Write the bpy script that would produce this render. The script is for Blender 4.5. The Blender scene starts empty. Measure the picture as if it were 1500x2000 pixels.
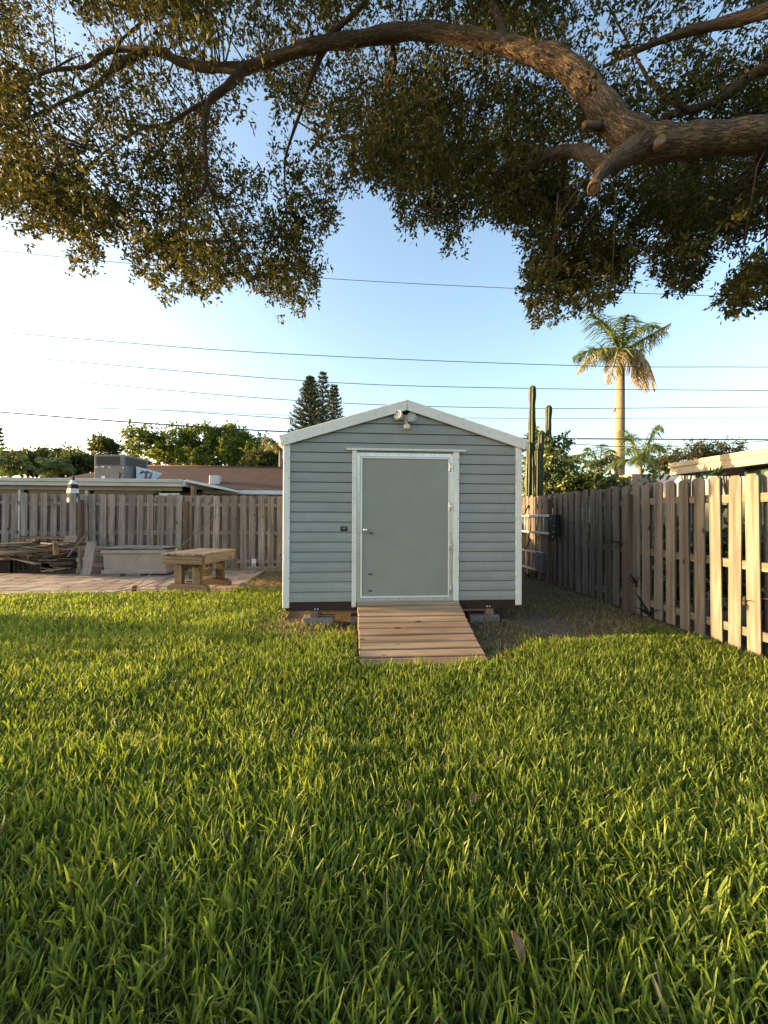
import bpy, bmesh, math, random
import numpy as np
from mathutils import Matrix, Vector
from math import radians as R, sin, cos, pi, tan

random.seed(7)
rng = np.random.default_rng(11)
scene = bpy.context.scene
COL = scene.collection

# ------------------------------------------------------------------ camera
CAM_H = 1.4
FPX = 751.0                      # focal length in pixels of a 1500 x 2000 frame
cam_d = bpy.data.cameras.new('camera')
cam_d.sensor_fit = 'HORIZONTAL'
cam_d.sensor_width = 36.0
cam_d.lens = FPX / 1500 * 36.0
cam_d.clip_start = 0.05
cam_d.clip_end = 3000
cam = bpy.data.objects.new('camera', cam_d)
COL.objects.link(cam)
CM = Matrix.Rotation(R(90.46), 4, 'X') @ Matrix.Rotation(R(0.25), 4, 'Z')
cam.matrix_world = Matrix.Translation((0, 0, CAM_H)) @ CM
scene.camera = cam
CM3 = CM.to_3x3()

# ------------------------------------------------------------------ light
SUN_EL, SUN_AZ = 7.4, -84.2      # azimuth measured from +Y, negative to the left
world = bpy.data.worlds.new('World')
scene.world = world
world.use_nodes = True
wn = world.node_tree.nodes
wl = world.node_tree.links
wn.clear()
wo = wn.new('ShaderNodeOutputWorld')
wb = wn.new('ShaderNodeBackground')
sky = wn.new('ShaderNodeTexSky')
sky.sky_type = 'NISHITA'
sky.sun_disc = False
sky.sun_elevation = R(SUN_EL)
sky.sun_rotation = R(SUN_AZ)
sky.altitude = 0
sky.air_density = 1.0
sky.dust_density = 2.6
sky.ozone_density = 1.2
wb.inputs['Strength'].default_value = 0.15
wl.new(sky.outputs[0], wb.inputs[0])
wl.new(wb.outputs[0], wo.inputs[0])

sd = bpy.data.lights.new('sun', 'SUN')
sd.energy = 4.3
sd.angle = R(0.55)
sd.color = (1.0, 0.65, 0.31)
sun = bpy.data.objects.new('sun', sd)
COL.objects.link(sun)
tosun = Vector((sin(R(SUN_AZ)) * cos(R(SUN_EL)), cos(R(SUN_AZ)) * cos(R(SUN_EL)), sin(R(SUN_EL))))
sun.rotation_euler = tosun.to_track_quat('Z', 'Y').to_euler()
sun.location = (-20, 5, 12)

scene.view_settings.view_transform = 'Standard'
scene.view_settings.look = 'None'
scene.view_settings.gamma = 1
scene.view_settings.exposure = 2.2
scene.view_settings.use_curve_mapping = False
scene.render.engine = 'CYCLES'
scene.cycles.use_denoising = True
scene.cycles.max_bounces = 7
scene.cycles.diffuse_bounces = 3
scene.cycles.transmission_bounces = 4
scene.cycles.transparent_max_bounces = 6
scene.cycles.sample_clamp_indirect = 8


# ------------------------------------------------------------------ helpers
def ray(px, py):
    return CM3 @ Vector(((px - 750) / FPX, -(py - 1000) / FPX, -1))


def at(px, py, d):
    """world point seen at a photo pixel, d metres ahead"""
    v = ray(px, py)
    return Vector((0, 0, CAM_H)) + v * (d / v.y)


def gnd(px, py, z=0.0):
    v = ray(px, py)
    return Vector((0, 0, CAM_H)) + v * ((z - CAM_H) / v.z)


def tag(o, label=None, cat=None, group=None, kind=None):
    if label: o['label'] = label
    if cat: o['category'] = cat
    if group: o['group'] = group
    if kind: o['kind'] = kind
    return o


def empty(name, loc=(0, 0, 0), rz=0.0, **kw):
    o = bpy.data.objects.new(name, None)
    o.empty_display_size = 0.1
    o.location = loc
    o.rotation_euler = (0, 0, rz)
    COL.objects.link(o)
    return tag(o, **kw)


def ob(name, me, mat=None, parent=None, loc=None, rot=None, scale=None, **kw):
    o = bpy.data.objects.new(name, me)
    COL.objects.link(o)
    if mat is not None and len(me.materials) == 0:
        for m in (mat if isinstance(mat, (list, tuple)) else [mat]):
            me.materials.append(m)
    if parent is not None: o.parent = parent
    if loc is not None: o.location = loc
    if rot is not None: o.rotation_euler = rot
    if scale is not None: o.scale = scale
    return tag(o, **kw)


def np_mesh(name, V, F, attrs=None, smooth=False):
    V = np.ascontiguousarray(V, dtype=np.float32)
    F = np.ascontiguousarray(F, dtype=np.int32)
    me = bpy.data.meshes.new(name)
    me.vertices.add(len(V))
    me.vertices.foreach_set('co', V.ravel())
    n, k = F.shape
    me.loops.add(n * k)
    me.loops.foreach_set('vertex_index', F.ravel())
    me.polygons.add(n)
    me.polygons.foreach_set('loop_start', np.arange(0, n * k, k, dtype=np.int32))
    if smooth:
        me.polygons.foreach_set('use_smooth', np.ones(n, dtype=bool))
    me.update(calc_edges=True)
    for kname, arr in (attrs or {}).items():
        a = me.attributes.new(kname, 'FLOAT', 'POINT')
        a.data.foreach_set('value', np.ascontiguousarray(arr, dtype=np.float32))
    return me


class MB:
    """collects shapes of ONE mesh"""
    def __init__(s):
        s.v, s.f, s.sm, s.uv = [], [], [], {}

    def add(s, vs, fs, M=None, smooth=False):
        b = len(s.v)
        s.v += [tuple(M @ Vector(p)) for p in vs] if M is not None else [tuple(p) for p in vs]
        s.f += [tuple(i + b for i in f) for f in fs]
        s.sm += [smooth] * len(fs)
        return s

    def box(s, x0, x1, y0, y1, z0, z1, c=0.0, M=None):
        x0, x1 = min(x0, x1), max(x0, x1); y0, y1 = min(y0, y1), max(y0, y1); z0, z1 = min(z0, z1), max(z0, z1)
        if c <= 0:
            vs = [(x, y, z) for z in (z0, z1) for y in (y0, y1) for x in (x0, x1)]
            fs = [(0, 2, 3, 1), (4, 5, 7, 6), (0, 1, 5, 4), (2, 6, 7, 3), (0, 4, 6, 2), (1, 3, 7, 5)]
            return s.add(vs, fs, M)
        c = min(c, (x1 - x0) * .4, (y1 - y0) * .4, (z1 - z0) * .4)
        X, Y, Z = (x0, x1), (y0, y1), (z0, z1)
        vs, idx = [], {}
        for i in (0, 1):
            for j in (0, 1):
                for k in (0, 1):
                    sx, sy, sz = (1 - 2 * i) * c, (1 - 2 * j) * c, (1 - 2 * k) * c
                    for ax, p in enumerate(((X[i], Y[j] + sy, Z[k] + sz), (X[i] + sx, Y[j], Z[k] + sz), (X[i] + sx, Y[j] + sy, Z[k]))):
                        idx[i, j, k, ax] = len(vs); vs.append(p)
        fs = []
        for i in (0, 1):
            q = [idx[i, 0, 0, 0], idx[i, 1, 0, 0], idx[i, 1, 1, 0], idx[i, 0, 1, 0]]
            fs.append(q if i else q[::-1])
            q = [idx[0, i, 0, 1], idx[1, i, 0, 1], idx[1, i, 1, 1], idx[0, i, 1, 1]]
            fs.append(q[::-1] if i else q)
            q = [idx[0, 0, i, 2], idx[1, 0, i, 2], idx[1, 1, i, 2], idx[0, 1, i, 2]]
            fs.append(q if i else q[::-1])
        for i in (0, 1):
            for j in (0, 1):
                fs.append([idx[i, j, 0, 0], idx[i, j, 1, 0], idx[i, j, 1, 1], idx[i, j, 0, 1]])
                fs.append([idx[i, 0, j, 0], idx[i, 1, j, 0], idx[i, 1, j, 2], idx[i, 0, j, 2]])
                fs.append([idx[0, i, j, 1], idx[1, i, j, 1], idx[1, i, j, 2], idx[0, i, j, 2]])
                for k in (0, 1):
                    fs.append([idx[i, j, k, 0], idx[i, j, k, 1], idx[i, j, k, 2]])
        return s.add(vs, fs, M)

    def prism(s, poly, a0, a1, axis='y', M=None):
        """extrude a polygon: axis y -> poly in (x,z); axis x -> (y,z); axis z -> (x,y)"""
        n = len(poly)
        def pt(p, a):
            return {'y': (p[0], a, p[1]), 'x': (a, p[0], p[1]), 'z': (p[0], p[1], a)}[axis]
        vs = [pt(p, a0) for p in poly] + [pt(p, a1) for p in poly]
        fs = [tuple(range(n)), tuple(range(2 * n - 1, n - 1, -1))]
        fs += [(i, i + n, (i + 1) % n + n, (i + 1) % n) for i in range(n)]
        return s.add(vs, fs, M)

    def lathe(s, prof, n=14, M=None, smooth=True):
        """prof: list of (radius, z)"""
        vs, fs = [], []
        for r, z in prof:
            for i in range(n):
                t = 2 * pi * i / n
                vs.append((r * cos(t), r * sin(t), z))
        for j in range(len(prof) - 1):
            for i in range(n):
                k = (i + 1) % n
                fs.append((j * n + i, j * n + k, (j + 1) * n + k, (j + 1) * n + i))
        fs.append(tuple(range(n - 1, -1, -1)))
        fs.append(tuple(range((len(prof) - 1) * n, len(prof) * n)))
        return s.add(vs, fs, M, smooth)

    def tube(s, pts, rad, n=6, smooth=True, cap=True):
        pts = [Vector(p) for p in pts]
        if not isinstance(rad, (list, tuple)): rad = [rad] * len(pts)
        vs, fs = [], []
        up = Vector((0.13, 0.21, 0.97)).normalized()
        side = None
        dist = 0
        b = len(s.v)
        for i, p in enumerate(pts):
            t = (pts[min(i + 1, len(pts) - 1)] - pts[max(i - 1, 0)])
            if t.length < 1e-7: t = Vector((0, 0, 1))
            t.normalize()
            if side is None:
                side = t.cross(up)
                if side.length < .1: side = t.cross(Vector((1, 0, 0)))
            side = (side - t * side.dot(t)).normalized()
            bn = t.cross(side)
            if i: dist += (p - pts[i - 1]).length
            for k in range(n):
                a = 2 * pi * k / n
                vs.append(tuple(p + (side * cos(a) + bn * sin(a)) * rad[i]))
                s.uv[b + len(vs) - 1] = (k / n, dist)
        for i in range(len(pts) - 1):
            for k in range(n):
                q = (k + 1) % n
                fs.append((i * n + k, i * n + q, (i + 1) * n + q, (i + 1) * n + k))
        if cap:
            fs.append(tuple(range(n - 1, -1, -1)))
            fs.append(tuple(range((len(pts) - 1) * n, len(pts) * n)))
        return s.add(vs, fs, None, smooth)

    def mesh(s, name):
        me = bpy.data.meshes.new(name)
        me.from_pydata(s.v, [], s.f)
        if any(s.sm): me.polygons.foreach_set('use_smooth', s.sm)
        me.update()
        return me

    def build(s, name, mat, parent=None, fixn=True, **kw):
        me = s.mesh(name)
        if fixn:
            bm = bmesh.new(); bm.from_mesh(me)
            bmesh.ops.recalc_face_normals(bm, faces=bm.faces)
            bm.to_mesh(me); bm.free()
        return ob(name, me, mat, parent, **kw)


def catmull(P, n=5):
    """P: list of (Vector, radius); returns denser list"""
    out = []
    for i in range(len(P) - 1):
        p0, p1, p2, p3 = P[max(i - 1, 0)], P[i], P[i + 1], P[min(i + 2, len(P) - 1)]
        for k in range(n):
            t = k / n
            t2, t3 = t * t, t * t * t
            q = .5 * ((2 * p1[0]) + (p2[0] - p0[0]) * t + (2 * p0[0] - 5 * p1[0] + 4 * p2[0] - p3[0]) * t2 + (3 * p1[0] - p0[0] - 3 * p2[0] + p3[0]) * t3)
            out.append((q, p1[1] * (1 - t) + p2[1] * t))
    out.append(P[-1])
    return out


def copy_tree(o, parent=None):
    c = o.copy()
    COL.objects.link(c)
    if parent is not None: c.parent = parent
    for ch in list(o.children):
        copy_tree(ch, c)
    return c


# ------------------------------------------------------------------ materials
class NT:
    def __init__(s, name):
        s.m = bpy.data.materials.new(name)
        s.m.use_nodes = True
        s.n = s.m.node_tree.nodes
        s.l = s.m.node_tree.links
        s.b = s.n['Principled BSDF']
        s.out = s.n['Material Output']

    def new(s, t, **kw):
        n = s.n.new(t)
        for k, v in kw.items(): setattr(n, k, v)
        return n

    def ramp(s, fac, stops):
        r = s.new('ShaderNodeValToRGB')
        e = r.color_ramp.elements
        while len(e) < len(stops): e.new(.5)
        for x, (p, c) in zip(e, stops):
            x.position = p; x.color = (*c, 1)
        s.l.new(fac, r.inputs[0])
        return r.outputs[0]

    def noise(s, vec, scale, detail=5, rough=.55, dist=0):
        n = s.new('ShaderNodeTexNoise')
        n.inputs['Scale'].default_value = scale
        n.inputs['Detail'].default_value = detail
        n.inputs['Roughness'].default_value = rough
        n.inputs['Distortion'].default_value = dist
        if vec is not None: s.l.new(vec, n.inputs['Vector'])
        return n.outputs['Fac']

    def coord(s, stretch=(1, 1, 1), rand=True, kind='Object'):
        tc = s.new('ShaderNodeTexCoord')
        v = tc.outputs[kind]
        if rand:
            oi = s.new('ShaderNodeObjectInfo')
            mu = s.new('ShaderNodeMath', operation='MULTIPLY')
            mu.inputs[1].default_value = 57.0
            s.l.new(oi.outputs['Random'], mu.inputs[0])
            ad = s.new('ShaderNodeVectorMath', operation='ADD')
            s.l.new(v, ad.inputs[0]); s.l.new(mu.outputs[0], ad.inputs[1])
            v = ad.outputs[0]
        mp = s.new('ShaderNodeMapping')
        mp.inputs['Scale'].default_value = stretch
        s.l.new(v, mp.inputs[0])
        return mp.outputs[0]

    def mix(s, fac, a, b, mode='MIX'):
        m = s.new('ShaderNodeMix', data_type='RGBA', blend_type=mode)
        for i, x in ((0, fac), (6, a), (7, b)):
            if isinstance(x, (int, float)): m.inputs[i].default_value = x
            elif isinstance(x, tuple): m.inputs[i].default_value = (*x, 1)
            else: s.l.new(x, m.inputs[i])
        return m.outputs[2]

    def vary(s, col, amt=.3, hue=0.0):
        """whole-object random value change"""
        oi = s.new('ShaderNodeObjectInfo')
        mr = s.new('ShaderNodeMapRange')
        mr.inputs['To Min'].default_value = 1 - amt
        mr.inputs['To Max'].default_value = 1 + amt
        s.l.new(oi.outputs['Random'], mr.inputs[0])
        h = s.new('ShaderNodeHueSaturation')
        s.l.new(mr.outputs[0], h.inputs['Value'])
        s.l.new(col, h.inputs['Color'])
        if hue:
            m2 = s.new('ShaderNodeMapRange')
            m2.inputs['To Min'].default_value = .5 - hue
            m2.inputs['To Max'].default_value = .5 + hue
            fr = s.new('ShaderNodeMath', operation='FRACT')
            mm = s.new('ShaderNodeMath', operation='MULTIPLY'); mm.inputs[1].default_value = 7.3
            s.l.new(oi.outputs['Random'], mm.inputs[0]); s.l.new(mm.outputs[0], fr.inputs[0])
            s.l.new(fr.outputs[0], m2.inputs[0]); s.l.new(m2.outputs[0], h.inputs['Hue'])
        return h.outputs[0]

    def bump(s, h, strength=.3, dist=.01):
        b = s.new('ShaderNodeBump')
        b.inputs['Strength'].default_value = strength
        b.inputs['Distance'].default_value = dist
        s.l.new(h, b.inputs['Height'])
        s.l.new(b.outputs[0], s.b.inputs['Normal'])

    def set(s, col=None, rough=.6, metal=0, spec=.4):
        if col is not None:
            if isinstance(col, tuple): s.b.inputs['Base Color'].default_value = (*col, 1)
            else: s.l.new(col, s.b.inputs['Base Color'])
        if isinstance(rough, (int, float)): s.b.inputs['Roughness'].default_value = rough
        else: s.l.new(rough, s.b.inputs['Roughness'])
        s.b.inputs['Metallic'].default_value = metal
        s.b.inputs['Specular IOR Level'].default_value = spec
        return s.m


def pmat(name, c1, c2, scale=6, stretch=(1, 1, 1), rough=.6, bump=.1, metal=0, spec=.35, vary=0.0, bd=.004, rand=True):
    t = NT(name)
    v = t.coord(stretch, rand)
    f = t.noise(v, scale, 6, .6)
    c = t.ramp(f, [(.32, c1), (.68, c2)])
    if vary: c = t.vary(c, vary)
    if bump: t.bump(t.noise(v, scale * 4, 4), bump, bd)
    return t.set(c, rough, metal, spec)


def wood(name, dark, mid, light, axis, vary=.22, knots=True, hue=.012, rough=.8, stain=None, spec=.2):
    t = NT(name)
    st = {'x': (.07, 1, 1), 'y': (1, .07, 1), 'z': (1, 1, .07)}[axis]
    v = t.coord(st)
    g = t.noise(v, 38, 8, .65, .6)
    c = t.ramp(g, [(.25, dark), (.5, mid), (.78, light)])
    st3 = {'x': (.025, 1, 1), 'y': (1, .025, 1), 'z': (1, 1, .025)}[axis]
    sk = t.noise(t.coord(st3), 17, 3, .6, .3)
    c = t.mix(t.ramp(sk, [(.36, (.75, .75, .75)), (.5, (0, 0, 0))]), c, tuple(x * .75 for x in dark))
    c = t.mix(t.ramp(sk, [(.55, (0, 0, 0)), (.7, (.6, .6, .6))]), c, light)
    st2 = {'x': (.3, 1, 1), 'y': (1, .3, 1), 'z': (1, 1, .3)}[axis]
    v2 = t.coord(st2)
    big = t.noise(v2, 4.5, 3, .5)
    c = t.mix(t.ramp(big, [(.35, (0, 0, 0)), (.7, (.55, .55, .55))]), c, tuple(x * .62 for x in mid))
    if stain is not None:
        sn = t.noise(t.coord((1, 1, .6)), 2.2, 4)
        c = t.mix(t.ramp(sn, [(.52, (0, 0, 0)), (.72, (.6, .6, .6))]), c, stain)
    if knots:
        vo = t.new('ShaderNodeTexVoronoi')
        vo.inputs['Scale'].default_value = 5.5
        t.l.new(t.coord({'x': (.45, 1, 1), 'y': (1, .45, 1), 'z': (1, 1, .45)}[axis]), vo.inputs['Vector'])
        k = t.ramp(vo.outputs['Distance'], [(.05, (1, 1, 1)), (.13, (0, 0, 0))])
        c = t.mix(k, c, tuple(x * .3 for x in dark))
    c = t.vary(c, vary, hue)
    t.bump(g, .5, .004)
    return t.set(c, rough, 0, spec)


M = {}
M['fence_v'] = wood('weathered_fence_wood', (.1237, .104, .0944), (.2845, .2475, .2295), (.4579, .4084, .3803), 'z', .22, stain=(.1608, .1397, .1273))
M['fence_r'] = wood('golden_fence_wood', (.0858, .0724, .0603), (.1833, .1568, .1311), (.2808, .2411, .2038), 'z', .22, stain=(.117, .1029, .0904))
M['fence_rx'] = wood('golden_fence_rail_wood', (.0868, .0695, .0513), (.1777, .1461, .1106), (.2685, .2211, .1658), 'x', .12)
M['fence_x'] = wood('weathered_rail_wood', (.133, .116, .1035), (.302, .2662, .2458), (.4471, .4029, .3686), 'x', .15)
M['post'] = wood('post_wood', (.0783, .0574, .04), (.1653, .1235, .087), (.2349, .1853, .1348), 'z', .12, knots=False)
M['ramp'] = wood('ramp_plank_wood', (.2155, .146, .0895), (.3856, .2747, .1789), (.5217, .3976, .2743), 'x', .14)
M['table_x'] = wood('table_wood_x', (.065, .0462, .0347), (.13, .0976, .0744), (.1878, .1481, .1173), 'x', .12)
M['table_y'] = wood('table_wood_y', (.1096, .094, .0783), (.1958, .1738, .1488), (.2662, .2427, .2114), 'y', .12)
M['table_z'] = wood('table_wood_z', (.065, .0456, .034), (.13, .0968, .0728), (.1806, .1409, .1093), 'z', .12)
M['scrap'] = wood('scrap_wood', (.0765, .0553, .0425), (.204, .1573, .119), (.34, .2805, .221), 'x', .5, hue=.02)
M['floor_beam'] = wood('shed_beam_wood', (.14, .08, .06), (.27, .17, .12), (.34, .23, .17), 'x', .1)


def siding_mat():
    t = NT('grey_green_siding')
    v = t.coord((1, 1, 1))
    n1 = t.noise(v, 2.2, 5)
    c = t.ramp(n1, [(.3, (.2716, .2849, .2691)), (.7, (.3198, .3333, .3151))])
    st = t.noise(t.coord((9, 1, .5)), 3, 4)
    c = t.mix(t.ramp(st, [(.55, (0, 0, 0)), (.8, (.35, .35, .35))]), c, (.215, .22, .205))
    c = t.vary(c, .035)
    t.bump(t.noise(t.coord((.25, 1, 1)), 240, 2), .12, .0015)
    return t.set(c, .5, 0, .35)


M['siding'] = siding_mat()
M['door'] = pmat('door_panel_grey', (.2738, .2831, .2462), (.31, .3189, .2797), 3, rough=.5, bump=.08, spec=.3)
M['trim'] = pmat('white_trim', (.7408, .7215, .6769), (.8558, .8365, .7918), 2.5, rough=.42, bump=.03, vary=.02)
M['alu'] = pmat('bare_aluminium', (.6, .6, .6), (.78, .78, .78), 9, (1, 1, .2), rough=.34, bump=.05, metal=.85, spec=.5)
M['skirt'] = pmat('dark_brown_steel', (.026, .015, .013), (.042, .026, .022), 5, rough=.5, bump=.05)
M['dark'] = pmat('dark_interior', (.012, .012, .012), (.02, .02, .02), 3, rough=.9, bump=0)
M['screw'] = pmat('screw_metal', (.16, .16, .16), (.3, .3, .3), 20, rough=.4, metal=.6, bump=0)
M['bright'] = pmat('bright_bolt', (.8, .8, .8), (.9, .9, .9), 20, rough=.25, metal=.9, bump=0)
M['concrete'] = pmat('concrete', (.16, .135, .112), (.27, .235, .2), 12, rough=.9, bump=.5, vary=.1)
M['black'] = pmat('black_plastic', (.01, .01, .011), (.022, .022, .024), 6, rough=.45, bump=.05)
M['grey_plastic'] = pmat('grey_plastic', (.1, .115, .125), (.16, .175, .185), 6, rough=.5, bump=.05)
M['cream'] = pmat('aged_cream_plastic', (.66, .56, .4), (.78, .72, .6), 20, rough=.5, bump=.05)
M['lens'] = pmat('lamp_lens', (.42, .42, .43), (.55, .54, .55), 40, rough=.2, spec=.6, bump=.2)
M['deckbox'] = pmat('deck_box_plastic', (.261, .2306, .2001), (.348, .3132, .2784), 3, (1, 1, .3), rough=.55, bump=.1)
M['rope'] = pmat('grey_rope', (.1, .09, .08), (.2, .18, .16), 60, rough=.9, bump=.4)
M['white'] = pmat('white_paint', (.62, .63, .62), (.74, .75, .74), 4, rough=.5, bump=.05)
M['dirty_white'] = pmat('dirty_white_fascia', (.4176, .4089, .3741), (.5916, .5829, .5481), 5, (.4, 1, 2), rough=.6, bump=.1)
M['beige'] = pmat('beige_stucco', (.27, .235, .17), (.35, .31, .235), 9, rough=.9, bump=.3)
M['creamwall'] = pmat('cream_fascia', (.261, .2306, .1827), (.3306, .2958, .2393), 6, (1, .3, 2), rough=.65, bump=.15)
M['pinkwall'] = pmat('pink_beige_wall', (.3, .22, .18), (.37, .28, .23), 7, rough=.85, bump=.2)
M['teal'] = pmat('dark_teal_wall', (.018, .05, .046), (.03, .072, .066), 5, rough=.7, bump=.2)
M['acgrey'] = pmat('grey_sheet_metal', (.13, .125, .12), (.18, .175, .17), 4, rough=.55, bump=.08)
M['acdark'] = pmat('dark_coil', (.04, .038, .038), (.07, .066, .065), 9, (6, 6, .5), rough=.7, bump=.2)
M['flash'] = pmat('pale_metal_flashing', (.42, .44, .47), (.54, .56, .58), 5, rough=.45, bump=.1)
M['glass'] = pmat('dark_glass', (.012, .014, .016), (.025, .028, .03), 2, rough=.08, spec=.7, bump=0)
M['wire'] = pmat('power_cable', (.03, .03, .035), (.06, .06, .065), 3, rough=.7, bump=0)
M['stripe_b'] = pmat('black_canvas', (.015, .015, .017), (.03, .03, .032), 30, rough=.9, bump=.3)
M['stripe_w'] = pmat('white_canvas', (.6, .6, .58), (.74, .74, .72), 30, rough=.9, bump=.3)
M['deadleaf'] = pmat('dead_leaf', (.15, .08, .04), (.3, .18, .1), 20, rough=.8, bump=.3, vary=.2)
M['ladder'] = pmat('ladder_aluminium', (.52, .52, .52), (.66, .66, .66), 8, rough=.45, metal=.5, bump=.05)
M['cutwood'] = pmat('cut_branch_end', (.1, .068, .042), (.18, .125, .08), 18, rough=.85, bump=.3)


def shingle_mat(name, c1, c2, c3):
    t = NT(name)
    v = t.coord((1, 1, 1), False)
    br = t.new('ShaderNodeTexBrick')
    br.inputs['Scale'].default_value = 1
    br.inputs['Brick Width'].default_value = .32
    br.inputs['Row Height'].default_value = .14
    br.inputs['Mortar Size'].default_value = .008
    br.inputs['Color1'].default_value = (*c1, 1)
    br.inputs['Color2'].default_value = (*c2, 1)
    br.inputs['Mortar'].default_value = (*[x * .45 for x in c1], 1)
    t.l.new(v, br.inputs['Vector'])
    c = t.mix(t.ramp(t.noise(v, 1.3, 5), [(.35, (0, 0, 0)), (.7, (.7, .7, .7))]), br.outputs[0], c3)
    t.bump(br.outputs['Fac'], -.4, .01)
    return t.set(c, .9, 0, .2)


M['shingle_brown'] = shingle_mat('brown_shingle', (.1076, .0594, .0405), (.1573, .09, .063), (.0911, .054, .0405))
M['shingle_grey'] = shingle_mat('grey_shingle', (.25, .24, .25), (.36, .35, .36), (.3, .29, .3))


def leaf_mat(name, stops, trans=.35, rough=.45, spec=.35, tcol=None):
    t = NT(name)
    at_ = t.new('ShaderNodeAttribute', attribute_name='rnd')
    c = t.ramp(at_.outputs['Fac'], stops)
    t.set(c, rough, 0, spec)
    tr = t.new('ShaderNodeBsdfTranslucent')
    hs = t.new('ShaderNodeHueSaturation')
    hs.inputs['Value'].default_value = 1.5
    hs.inputs['Saturation'].default_value = 1.1
    hs.inputs['Hue'].default_value = .485
    t.l.new(c, hs.inputs['Color'])
    t.l.new(hs.outputs[0], tr.inputs[0])
    mx = t.new('ShaderNodeMixShader')
    mx.inputs[0].default_value = trans
    t.l.new(t.b.outputs[0], mx.inputs[1]); t.l.new(tr.outputs[0], mx.inputs[2])
    t.l.new(mx.outputs[0], t.out.inputs[0])
    return t.m


M['grass'] = leaf_mat('lawn_blades', [(0, (.0554, .0908, .0172)), (.35, (.1356, .2003, .0323)), (.7, (.2219, .2938, .0513)), (.9, (.2834, .3338, .076)), (.96, (.3327, .3205, .1522)), (1, (.3944, .3338, .2282))], .44, .5, .27)
M['dry'] = leaf_mat('dry_weeds', [(0, (.07, .11, .022)), (.4, (.14, .165, .045)), (.6, (.25, .2, .1)), (1, (.46, .36, .22))], .3, .7, .2)
M['oak_leaf'] = leaf_mat('oak_leaves', [(0, (.0235, .0271, .0061)), (.5, (.0468, .0506, .0112)), (.85, (.0828, .0794, .0172)), (1, (.1532, .1174, .0344))], .3, .6, .15)
M['ficus_leaf'] = leaf_mat('broad_tree_leaves', [(0, (.05, .075, .012)), (.5, (.1, .14, .022)), (1, (.19, .2, .04))], .42, .55, .2)
M['dark_leaf'] = leaf_mat('dark_tree_leaves', [(0, (.035, .05, .015)), (.6, (.07, .09, .025)), (1, (.13, .14, .04))], .35, .55, .2)
M['sparse_leaf'] = leaf_mat('brownish_tree_leaves', [(0, (.03, .04, .02)), (.6, (.06, .07, .03)), (1, (.11, .08, .04))], .3, .5, .3)
M['pine_leaf'] = leaf_mat('araucaria_needles', [(0, (.02, .04, .018)), (.6, (.045, .07, .025)), (1, (.1, .115, .03))], .2, .6, .25)
M['clusia_leaf'] = leaf_mat('thick_shrub_leaves', [(0, (.05, .08, .022)), (.6, (.1, .145, .04)), (.9, (.16, .2, .055)), (1, (.32, .32, .1))], .25, .4, .35)
M['palm_leaf'] = leaf_mat('palm_leaflets', [(0, (.055, .1, .035)), (.5, (.11, .155, .045)), (.75, (.22, .2, .08)), (1, (.42, .31, .19))], .3, .5, .35)
M['brom_leaf'] = leaf_mat('strap_leaves', [(0, (.012, .02, .01)), (1, (.04, .045, .02))], .1, .4, .4)


def bark_mat(name, c1, c2, c3, ku, sv, strength=1.0):
    """furrowed bark: noise run round the limb (no seam) and stretched along it"""
    t = NT(name)
    uv = t.new('ShaderNodeUVMap'); uv.uv_map = 'UVMap'
    sp = t.new('ShaderNodeSeparateXYZ'); t.l.new(uv.outputs[0], sp.inputs[0])
    an = t.new('ShaderNodeMath', operation='MULTIPLY'); an.inputs[1].default_value = 2 * pi
    t.l.new(sp.outputs[0], an.inputs[0])
    cx = t.new('ShaderNodeMath', operation='COSINE'); t.l.new(an.outputs[0], cx.inputs[0])
    sx = t.new('ShaderNodeMath', operation='SINE'); t.l.new(an.outputs[0], sx.inputs[0])
    cb = t.new('ShaderNodeCombineXYZ')
    for i, o in enumerate((cx, sx)): t.l.new(o.outputs[0], cb.inputs[i])
    t.l.new(sp.outputs[1], cb.inputs[2])

    def furrow(k, v, dist, w):
        mp = t.new('ShaderNodeMapping'); mp.inputs['Scale'].default_value = (k, k, v)
        t.l.new(cb.outputs[0], mp.inputs[0])
        n = t.noise(mp.outputs[0], 1.0, 3, .55, dist)
        d = t.new('ShaderNodeMath', operation='SUBTRACT'); d.inputs[1].default_value = .5; t.l.new(n, d.inputs[0])
        a_ = t.new('ShaderNodeMath', operation='ABSOLUTE'); t.l.new(d.outputs[0], a_.inputs[0])
        return t.ramp(a_.outputs[0], [(0, (0, 0, 0)), (w, (1, 1, 1))])
    f1 = furrow(ku, sv, 1.0, .07)
    f2 = furrow(ku * 1.9, sv * 2.3, .8, .1)
    both = t.mix(.45, f1, f2, 'MULTIPLY')
    base = t.ramp(t.noise(t.coord((1, 1, 1), False), 5, 7, .7), [(.28, c2), (.72, c3)])
    c = t.mix(both, c1, base)
    lich = t.noise(t.coord((1, 1, 1), False), 2.3, 5, .65)
    c = t.mix(t.ramp(lich, [(.56, (0, 0, 0)), (.7, (.45, .45, .45))]), c, (.19, .175, .15))
    hm = t.new('ShaderNodeMath', operation='MULTIPLY_ADD'); hm.inputs[1].default_value = .3
    t.l.new(t.noise(t.coord((1, 1, 1), False), 70, 4), hm.inputs[0]); t.l.new(both, hm.inputs[2])
    t.bump(hm.outputs[0], strength, .018)
    return t.set(c, .92, 0, .12)


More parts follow.
